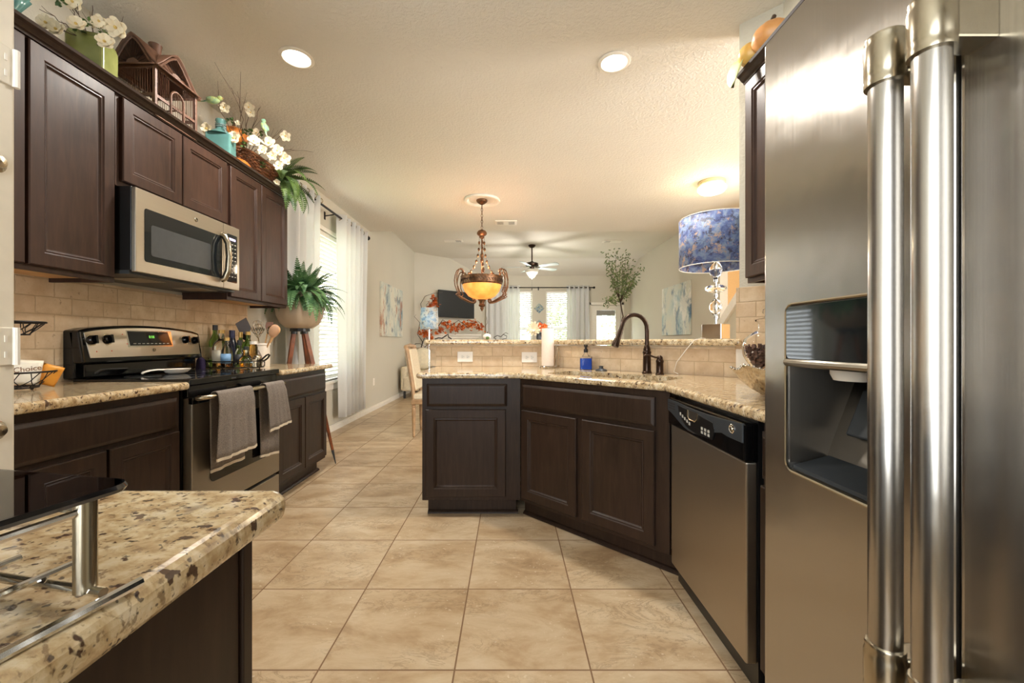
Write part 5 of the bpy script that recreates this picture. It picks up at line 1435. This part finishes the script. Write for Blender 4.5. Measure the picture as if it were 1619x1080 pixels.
for i in range(165):
    y = rf.uniform(-2.1, 2.2) if i > 24 else rf.uniform(2.2, 4.2)
    L_ = rf.uniform(.22,.44) if i > 24 else rf.uniform(.13,.2)
    pit = rf.uniform(.05,1.5)
    frond(fm_, (.06*math.cos(y),.06*math.sin(y),1.53), y, pit, L_*(1 if pit < 1.05 else .85), rf.uniform(1.3,2.3) if pit < 1.05 else rf.uniform(.5,1.2), rf.uniform(.045,.062), 20, rf.uniform(-.3,.3))
for y, pit, L_ in ((-1.57,.5,.40),(-1.75,.6,.36),(-1.3,.5,.42),(-.9,.4,.45),(-1.9,1.35,.34),(-1.2,1.3,.36)):
    frond(fm_, (.08*math.cos(y),.08*math.sin(y),1.54), y, pit, L_, 2.2 if pit < 1 else .5, .062, 18)
fo = fm_.obj('fern', M['fern'], None, loc=(pc[0],pc[1],0))
tag(fo, 'bushy green fern spilling from the taupe planter', 'fern')

# decor on the left wall cabinets
ZT = 2.3065
# teal fan vase
o = MB().lathe([(0,0),(.05,0),(.055,.01),(.04,.05),(.045,.09),(.07,.14),(.098,.185),(.094,.185),(.065,.135),(.04,.085),(0,.02)],(0,0,0),64, wob=lambda a, z: 1+.05*math.sin(16*a)*min(1,z/.1), sy=.8).obj('fluted_vase', M['teal'], None, loc=(-2.02,1.64,ZT), smooth='all')
tag(o, 'teal fluted flaring vase above the nearest left cabinet', 'vase')
# lime vase
o = MB().tube([(0,0,0),(0,0,.012),(0,0,.22),(0,0,.25)], [.088,.098,.10,.088], 4).obj('square_vase', M['lime'], None, loc=(-1.99,1.985,ZT), rz=65, bevel=.012, seg=3)
tag(o, 'lime green square ceramic vase left of the birdcage', 'vase')
def twigs(mb, p0, p1, r, rnd, n=3, sub=True):
    p0 = Vector(p0); p1 = Vector(p1); L_ = (p1-p0).length; pts = []
    for i in range(9):
        f = i/8; pts.append(p0.lerp(p1, f)+Vector((rnd.uniform(-1,1),rnd.uniform(-1,1),rnd.uniform(-1,1)))*L_*.035*math.sin(math.pi*f)+Vector((0,0,L_*.10*math.sin(math.pi*f))))
    mb.tube(pts, r, 5, r*.4)
    if sub:
        for k in range(n):
            q = pts[rnd.randint(3,7)]; d = (p1-p0).normalized()+Vector((rnd.uniform(-1,1),rnd.uniform(-1,1),rnd.uniform(-.6,1.2)))*.8
            mb.tube([q, q+d*L_*.12, q+d*L_*.2+Vector((0,0,.01))], r*.5, 4, r*.25)
def flower_branches(name, root, origin, stems, blooms, label, seed, leaves=(), moss=()):
    rnd = random.Random(seed); e = empty(name, root, 0, label, 'flowers')
    off = Vector(root); m = MB()
    for s in stems: twigs(m, Vector(origin)-off, at(*s)-off, .0032, rnd)
    m.obj('branches', M['twig'], e)
    for (px, py, Y, r) in blooms:
        c = at(px, py, Y)-off; b = MB()
        bloom(b, c, (rnd.uniform(.1,.6), -1, rnd.uniform(-.5,.3)), r, 5, .25, .5, 2)
        o = b.obj('blossom', M['petal'], e, solid=.0012)
        MB().sphere(c+Vector((.0,-.006,-.0)), r*.17, 8, 6).obj('blossom_centre', gold_, o)
    if leaves:
        for (px, py, Y) in leaves:
            m = MB(); c = at(px, py, Y)-off
            for k in range(16):
                d = Vector((rnd.uniform(-1,1),rnd.uniform(-1,1),rnd.uniform(-1,1))).normalized()*.028
                s = d.cross(Vector((.3,.5,1))).normalized()*.008
                m.add([c+d*.2, c+d*.6+s, c+d, c+d*.6-s], [(0,1,2,3)])
            m.obj('leaf_tuft', M['fern2'], e)
    return e
gold_ = simple('yellow_centre', (222,190,110), .6)
flower_branches('magnolia_branches', (-1.99,1.985,ZT+.25), (-1.99,1.985,ZT+.20),
    [(62,14,1.85),(70,38,1.85),(105,3,1.95),(146,8,1.95),(160,72,1.9),(118,10,1.9),(192,48,1.95),(98,48,1.85)],
    [(74,36,1.84,.034),(90,46,1.84,.034),(122,38,1.88,.034),(158,34,1.9,.028),(184,44,1.93,.042),(167,66,1.86,.034),(116,3,1.9,.034),(155,38,1.95,.028)],
    'ivory magnolia branches rising from the lime green vase', 21, [(160,48,1.93),(140,35,1.93),(125,45,1.9),(95,2,1.85)])
# birdcage
bc = empty('birdcage', (-1.993,2.34,ZT), 0, 'brown wooden birdcage with arched roofs on the left cabinets', 'birdcage')
bx_, by_, bh = .117, .140, .27
for sx in (-1, 1):
    for sy in (-1, 1): MB().bx(sx*bx_-.008,sx*bx_+.008,sy*by_-.008,sy*by_+.008,0,bh).obj('corner_post', M['cage'], bc, bevel=.002)
MB().bx(-bx_-.008,bx_+.008,-by_-.008,by_+.008,0,.018).obj('base', M['cage'], bc, bevel=.002)
for z in (.11, bh-.01):
    MB().bx(-bx_,bx_,-by_-.005,-by_+.005,z-.008,z+.008).obj('rail', M['cage'], bc)
    MB().bx(-bx_,bx_,by_-.005,by_+.005,z-.008,z+.008).obj('rail', M['cage'], bc)
    MB().bx(bx_-.005,bx_+.005,-by_,by_,z-.008,z+.008).obj('rail', M['cage'], bc)
    MB().bx(-bx_-.005,-bx_+.005,-by_,by_,z-.008,z+.008).obj('rail', M['cage'], bc)
og = lambda u, w_, hgt: (u*w_, bh-.012+hgt*(.62*(.5+.5*math.cos(math.pi*abs(u)))+.38*(1-abs(u))))
for ax, w_, l_, hh in (('x', bx_+.03, by_+.012, .175), ('y', by_+.03, bx_+.012, .15)):
    m = MB(); us = [(-1+i/8) for i in range(17)]
    for s in (-1, 1):
        for u in us:
            a, z = og(u, w_, hh)
            m.v.append(Vector((a, s*l_, z)) if ax == 'x' else Vector((s*l_, a, z)))
    for i in range(16): m.f.append([i,i+1,18+i,17+i])
    m.obj('roof', M['cage'], bc, smooth='all', solid=.007)
    # gable rims, fans of wires
    for s in (-1, 1):
        g = MB(); pts = []
        for u in us:
            a, z = og(u, w_-.022, hh-.02); pts.append(Vector((a, s*(l_-.012), z)) if ax == 'x' else Vector((s*(l_-.012), a, z)))
        g.tube(pts, .006, 6).obj('gable_rim', M['cage'], bc)
        g = MB(); c0 = Vector((0, s*(l_-.012), bh)) if ax == 'x' else Vector((s*(l_-.012), 0, bh))
        for i in range(2, 15): g.cyl(c0, pts[i], .0013, 4)
        tag(g.obj('gable_wires', M['iron'], bc), kind='stuff')
        g = MB()
        hv = [(.036*math.cos(t*math.pi/8), .034*math.sin(t*math.pi/8)) for t in range(9)]
        mm = Matrix.Translation(c0) @ (Matrix(((1,0,0,0),(0,0,1,0),(0,1,0,0),(0,0,0,1))) if ax == 'x' else Matrix(((0,0,1,0),(1,0,0,0),(0,1,0,0),(0,0,0,1))))
        g.prism(hv, -.003, .003, mm).obj('sun_boss', M['cage'], bc)
g = MB()
for i in range(1, 18):
    x = -bx_+2*bx_*i/18; g.cyl((x,-by_,.018),(x,-by_,bh),.001,4).cyl((x,by_,.018),(x,by_,bh),.001,4)
for i in range(1, 22):
    y = -by_+2*by_*i/22
    g.cyl((-bx_,y,.018),(-bx_,y,bh),.001,4)
    if abs(y) > .045: g.cyl((bx_,y,.018),(bx_,y,bh),.0014,4)
tag(g.obj('cage_wires', M['cage'], bc), kind='stuff')
dr_ = MB().tube([(bx_+.006,-.045,.018),(bx_+.006,-.045,.15)]+[(bx_+.006,-.045*math.cos(t*math.pi/8),.15+.05*math.sin(t*math.pi/8)) for t in range(1,8)]+[(bx_+.006,.045,.15),(bx_+.006,.045,.018)], .006, 6).obj('arched_door', M['cage'], bc)
g = MB()
for i in range(1, 8): y = -.045+.09*i/8; g.cyl((bx_+.006,y,.02),(bx_+.006,y,.15+.05*math.sqrt(max(0,1-(y/.045)**2))),.0013,4)
tag(g.obj('door_wires', M['cage'], dr_), kind='stuff')
MB().lathe([(0,bh+.12),(.03,bh+.12),(.026,bh+.15),(.028,bh+.185),(.032,bh+.20),(0,bh+.205)],(0,0,0),20).obj('chimney', M['cage'], bc, smooth=True)
MB().cyl((-bx_,0,.10),(bx_,0,.10),.004,6).obj('perch', M['twig'], bc)
# birds
def bird(loc, rz, pitch, label, s=1.0, group=None):
    b = MB().sphere((0,0,0),.026*s,16,10,1.7,.85,.85).obj('toy_bird', M['bird'], None, loc=loc, smooth='all')
    b.rotation_euler = (0, R(pitch), R(rz)); tag(b, label, 'bird', group)
    MB().sphere((.043*s,0,.012*s),.016*s,12,8).obj('head', M['bird'], b, smooth='all')
    MB().tube([(.055*s,0,.012*s),(.068*s,0,.008*s)], [.005*s,.001], 6).obj('beak', gold_, b)
    MB().tube([(-.03*s,0,0),(-.07*s,.003,-.004),(-.11*s,0,-.002)], [.011*s,.006*s,.003*s], 6, flat=.35).obj('tail', M['bird'], b, smooth='all')
    for q in (-1, 1): MB().sphere((-.006*s,q*.019*s,.004*s),.018*s,10,6,1.6,.35,.7).obj('wing', M['bird'], b, smooth='all')
bird(tuple(at(337,158,2.73)), 5, -4, 'blue-green toy bird on a twig above the teal bottle')
bird(tuple(at(418,200,3.0)), 150, -62, 'blue-green toy bird perched above the wicker basket')
# teal bottle
tb = MB().prism(rrect(-.075,.075,-.06,.06,.012,4), 0, .215).obj('teal_bottle', M['teal'], None, loc=(-1.985,2.86,ZT), rz=15, bevel=.006, seg=3)
tag(tb, 'square translucent teal bottle with twine around the neck', 'bottle')
MB().tube([(0,0,.214),(0,0,.235),(0,0,.262),(0,0,.30),(0,0,.315),(0,0,.325)], [.085,.06,.028,.026,.034,.032], 20).obj('neck', M['teal'], tb, smooth=True)
MB().tube([Vector((.031*math.cos(k*.7), .031*math.sin(k*.7), .262+.0016*k)) for k in range(24)], .004, 5).tube([(.02,-.028,.28),(.04,-.05,.25),(.05,-.06,.215)], .004, 5).obj('twine', simple('grey_twine',(120,136,136),.8), tb)
# wicker basket, pumpkins, fern
wb = MB(); nr = 16; npt = 44
def sup(a, rx, ry): c, s = math.cos(a), math.sin(a); return (rx*abs(c)**.5*(1 if c >= 0 else -1), ry*abs(s)**.5*(1 if s >= 0 else -1))
wk = empty('wicker_basket', (-2.03,3.245,ZT), 0, 'brown woven wicker basket at the far end of the left cabinets', 'basket')
for i in range(nr):
    f = i/(nr-1); rx, ry = .10+.028*f, .215+.035*f
    pts = []
    for k in range(npt*2):
        a = 2*math.pi*k/(npt*2); x, y = sup(a, rx+.004*(1 if (k//2+i) % 2 else -1), ry+.004*(1 if (k//2+i) % 2 else -1)); pts.append((x,y,.008+.19*f))
    wb.tube(pts, .0072, 5, closed=True)
wb.obj('weave', M['wicker'], wk, smooth='all')
m = MB()
for k in range(30):
    a = 2*math.pi*k/30; x0,y0 = sup(a,.10,.215); x1,y1 = sup(a,.128,.25); m.cyl((x0,y0,0),(x1,y1,.2),.004,5)
tag(m.obj('stakes', M['wicker'], wk), kind='stuff')
MB().tube([Vector((*sup(2*math.pi*k/64,.130,.252), .205)) for k in range(64)], .011, 8, closed=True).obj('rim', M['wicker'], wk, smooth='all')
MB().bx(-.095,.095,-.205,.205,.0,.008).obj('basket_base', M['wicker'], wk)
g_ = None
zb_ = ZT+.14
mk_pumpkin('pumpkin', (-2.03,3.06,zb_+.105), .092, .72, M['pumpkin'], 'largest orange pumpkin, standing highest in the wicker basket', 'pumpkin')
mk_pumpkin('pumpkin', (-1.985,3.04,ZT+.012), .082, .78, M['pumpkin'], 'orange pumpkin low in the near end of the wicker basket', 'pumpkin', stem=False)
mk_pumpkin('pumpkin', (-2.0,3.245,ZT+.1), .075, .85, simple('rust_pumpkin_skin',(176,84,44),.4,0,.12,10), 'rust orange gourd in the middle of the wicker basket', 'pumpkin')
mk_pumpkin('pumpkin', (-1.99,3.41,ZT+.10), .072, .9, M['gourd'], 'golden gourd at the far end of the wicker basket', 'pumpkin')
flower_branches('blossom_branches', (-1.98,3.12,ZT+.2), (-1.98,3.12,ZT+.15),
    [(318,203,2.85),(330,214,2.85),(366,138,2.66),(375,144,2.68),(395,165,3.05),(410,170,3.05),(452,212,3.2),(495,240,3.3),(395,262,3.05),(425,255,3.1),(440,262,3.2),(338,160,2.72),(418,205,3.05)],
    [(327,203,2.82,.036),(370,218,2.86,.042),(402,223,2.96,.042),(394,170,3.02,.036),(397,178,3.02,.03),(425,226,3.05,.046),(452,215,3.2,.038),(439,238,3.1,.044),(431,246,3.08,.034),(450,250,3.15,.044),(441,262,3.12,.034),(355,170,2.85,.032),(415,237,3.0,.034),(438,288,3.3,.024),(406,210,3.15,.032),(376,194,2.95,.018)],
    'white dogwood blossom branches spreading out of the wicker basket', 33, [(387,207,3.0),(397,208,3.0),(385,228,2.95),(415,260,3.1),(352,224,2.85),(415,210,3.05),(364,190,2.85)])
pc_ = MB(); rr_ = random.Random(2)
for k in range(26):
    pc_.tube([(rr_.uniform(-.04,.04),rr_.uniform(-.05,.05),.0)]+[(rr_.uniform(-.045,.045),rr_.uniform(-.05,.05),rr_.uniform(.0,.06)) for _ in range(3)], .003, 5)
tag(pc_.obj('excelsior', simple('peach_excelsior',(204,140,100),.7), None, loc=(-1.975,2.62,ZT+.002)), 'peach curled wood shavings next to the birdcage', 'filler', kind='stuff')
fb = MB(); rf = random.Random(4)
for (px, py, yaw, pit, L_, dr_) in ((0,0,-.2,.9,.42,1.6),(0,0,.25,.6,.42,1.5),(0,0,-.5,.5,.44,2.6),(0,0,-.75,.2,.44,2.4),(0,0,0,.2,.44,2.3),(0,0,.5,1.0,.36,1.3),(0,0,-.3,-.1,.42,1.5),(0,0,.35,.1,.40,1.9),(0,0,-.1,.55,.45,1.9),(0,0,-.95,.8,.36,2.2),(0,0,.8,.4,.36,1.6),(0,0,-.6,-.2,.44,1.3),(0,0,.1,1.25,.32,1.0),(0,0,-.45,.75,.40,1.8)):
    frond(fb, (0,0,0), yaw, pit, L_, dr_, .078, 26, rf.uniform(-.2,.2))
o = fb.obj('fern', M['fern2'], None, loc=(-1.965,3.55,ZT+.16)); tag(o, 'green fern fronds hanging over the far end of the cabinets', 'fern')
o.location = (-1.955, 3.50, ZT+.15)
# right cabinet top
ZR = 2.366
mk_pumpkin('pumpkin', (1.135,1.80,ZR), .078, .78, M['pale_pumpkin'], 'apricot pumpkin on top of the right wall cabinet', 'pumpkin')
mk_pumpkin('gourd', (1.10,1.90,ZR+.005), .052, .95, M['gourd'], 'yellow gourd at the far corner of the right wall cabinet', 'gourd', stem=False)
lf = MB(); n = 10
for i in range(n+1):
    f = i/n; w_ = .045*math.sin(math.pi*min(1, .12+f*.88))**.7
    c = Vector((1.065-.04*f, 1.93-.01*f, ZR+.055-.14*f**1.4))
    s = Vector((.35,-.9,.2)).normalized()
    lf.v += [c-s*w_*.9+Vector((-.006,0,0)), c+Vector((.008,0,0)), c+s*w_*.9+Vector((-.006,0,0))]
for i in range(n):
    for k in (0, 1): lf.f.append([i*3+k, i*3+k+1, (i+1)*3+k+1, (i+1)*3+k])
tag(lf.obj('drooping_leaf', M['paleleaf'], None, smooth='all', solid=.0015), 'pale green leaf hanging off the right cabinet corner', 'leaf')
vb = MB(); rv = random.Random(9)
for k in range(40):
    c = Vector((rv.uniform(-.05,.05), rv.uniform(-.06,.06), rv.uniform(.0,.13))); d = Vector((rv.uniform(-1,1),rv.uniform(-1,1),rv.uniform(-1,1))).normalized()*.04
    s = d.cross(Vector((.2,.7,.4))).normalized()*.006
    vb.add([c, c+d*.5+s, c+d, c+d*.5-s], [(0,1,2,3)])
o = vb.obj('greenery_sprig', M['fern2'], None, loc=(1.115,1.50,ZR+.05)); tag(o, 'small green sprig on the right cabinet nearer the refrigerator', 'greenery')

# ================= LIVING ROOM =================
fp = empty('fireplace', (XL,9.59,0), 45, 'white corner fireplace mantel below the television', 'fireplace')
MB().bx(.31,1.85,-.22,-.001,1.25,1.30).obj('mantel_shelf', M['white'], fp, bevel=.006)
MB().bx(.34,1.82,-.18,-.001,1.19,1.25).obj('cornice', M['white'], fp, bevel=.012)
MB().bx(.38,.62,-.12,-.001,0,1.19).obj('pilaster', M['white'], fp, bevel=.006)
MB().bx(1.54,1.78,-.12,-.001,0,1.19).obj('pilaster', M['white'], fp, bevel=.006)
MB().bx(.62,1.54,-.12,-.001,.92,1.19).obj('frieze', M['white'], fp, bevel=.004)
MB().bx(.62,1.54,-.05,-.001,0,.92).obj('firebox', M['blackmat'], fp)
tv = empty('television', (XL,9.59,0), 45, 'black flat television on the angled wall over the fireplace', 'television')
MB().bx(.585,1.675,-.15,-.105,1.695,2.35).obj('casing', M['blackmat'], tv, bevel=.004)
MB().bx(.597,1.663,-.1515,-.149,1.715,2.338).obj('screen', M['screen'], tv)
MB().bx(1.0,1.26,-.105,-.001,1.9,2.15).obj('wall_mount', M['blackmat'], tv)
MB().bx(1.11,1.15,-.1525,-.15,1.70,1.708).obj('logo_plate', M['nickel'], tv)
def garland(name, pts, n, spread, label, seed, vines, leafmat='orange', loc=(0,0,0), size=.05, group=None):
    rnd = random.Random(seed); e = empty(name, (0,0,0), 0, label, 'garland', group)
    off = Vector(pts[0]); e.location = off
    m = MB()
    for i in range(n):
        f = rnd.random()*(len(pts)-1); k = int(f); t = f-k
        c = Vector(pts[k]).lerp(Vector(pts[min(k+1, len(pts)-1)]), t)-off
        c += Vector((rnd.gauss(0,1)*spread, rnd.gauss(0,1)*spread*.6, rnd.gauss(0,1)*spread))
        rot = Matrix.Rotation(rnd.random()*6.28,3,'Z') @ Matrix.Rotation(rnd.random()*6.28,3,'X'); s = size*rnd.uniform(.6,1.15)
        star = []
        for q in range(10):
            a = 2*math.pi*q/10; r_ = s if q % 2 == 0 else s*.55
            star.append(c+rot @ Vector((r_*math.cos(a), r_*math.sin(a), .1*s*math.cos(3*a))))
        m.add(star, [tuple(range(10))])
    m.obj('leaves', M[leafmat], e)
    for v in vines:
        MB().tube([Vector(p)-off for p in v], .009, 6, .003).obj('vine', M['darktwig'], e, smooth='all')
    return e
gy = lambda px, py, Y: tuple(at(px, py, Y))
garland('autumn_garland', [gy(692,524,9.6),gy(705,512,9.75),gy(722,520,10.0),gy(735,515,10.1),gy(750,512,10.4),gy(762,520,10.55)], 230, .05, 'orange leaf garland lying along the white mantel', 5,
    [[gy(690,520,9.6),gy(700,505,9.7),gy(712,515,9.8),gy(725,506,10.),gy(740,518,10.1),gy(755,507,10.4),gy(766,516,10.5),gy(771,510,10.5),gy(769,500,10.5)]])
garland('autumn_branches', [gy(668,524,9.2),gy(680,530,9.3),gy(683,560,9.3),gy(686,575,9.3),gy(672,520,9.2),gy(686,512,9.3)], 170, .05, 'tall curly branches with orange leaves left of the mantel', 6,
    [[gy(664,556,9.3),gy(668,540,9.3),gy(660,528,9.3),gy(664,510,9.3),gy(655,500,9.3),gy(658,497,9.3)],
     [gy(664,556,9.3),gy(672,530,9.3),gy(670,500,9.3),gy(665,480,9.3),gy(672,468,9.3),gy(686,463,9.4),gy(700,462,9.5)],
     [gy(664,556,9.3),gy(680,540,9.3),gy(676,500,9.3),gy(674,482,9.3),gy(680,474,9.3)],
     [gy(654,548,9.3),gy(657,543,9.3),gy(664,543,9.3),gy(672,548,9.3)]])
garland('autumn_spray', [gy(678,486,9.3),gy(683,478,9.3),gy(688,471,9.4),gy(692,486,9.4)], 60, .035, 'spray of orange leaves at the upper left of the television', 7, [[gy(676,488,9.3),gy(684,476,9.3),gy(692,468,9.4)]])
o = MB().lathe([(0,0),(.10,0),(.14,.05),(.165,.25),(.16,.5),(.12,.75),(.09,.86),(.10,.98),(.085,.98),(.08,.86),(0,.1)],(0,0,0),32).obj('floor_vase', M['stoneware'], None, loc=(-1.99,9.22,0), smooth=True)
tag(o, 'tall taupe floor vase holding the curly branches', 'vase')
# ficus
fi = empty('ficus_tree', (2.09,8.0,0), 0, 'slender ficus tree in the far right corner by the patio door', 'potted tree')
MB().lathe([(0,0),(.14,0),(.19,.30),(.20,.32),(.18,.32),(.13,.03),(0,.03)],(0,0,0),28).obj('pot', M['stoneware'], fi, smooth=True)
rt = random.Random(15); tr_ = MB(); lv = MB(); off = Vector((2.09,8.0,0))
tk = [Vector((0,0,.2)), Vector((.03,0,.8)), Vector((.02,0,1.3)), at(985,500,8.)-off, at(981,478,8.)-off]
tr_.tube(tk, [.022,.02,.017,.014,.012], 8); top = tk[-1]
tips = [(957,400,7.9),(963,412,7.8),(973,398,8.),(984,402,8.1),(990,400,7.9),(996,415,8.),(1014,422,8.05),(1008,432,8.2),(1002,446,7.8),(965,430,7.9),(975,425,7.7),(985,420,8.2),(958,478,7.9),(966,470,7.8),(995,458,8.1),(992,440,7.7),(972,445,8.2),(980,455,7.8)]
for t_ in tips:
    e_ = at(*t_)-off; mid = top.lerp(e_, .5)+Vector((rt.uniform(-.04,.04),0,rt.uniform(-.02,.06)))
    tr_.tube([top, mid, e_], .007, 5, .002)
    for k in range(34):
        f = rt.uniform(.38,1.05); c = (top.lerp(mid, f*2) if f < .5 else mid.lerp(e_, (f-.5)*2))+Vector((rt.gauss(0,.04),rt.gauss(0,.05),rt.gauss(0,.04)))
        d = Vector((rt.uniform(-1,1),rt.uniform(-.6,.6),rt.uniform(-1.2,.3))).normalized()*rt.uniform(.05,.085); s = d.cross(Vector((.1,1,.3))).normalized()*.011
        lv.add([c, c+d*.45+s, c+d, c+d*.45-s], [(0,1,2,3)])
tr_.obj('trunk', M['twig'], fi, smooth='all'); lv.obj('foliage', M['ficus'], fi)
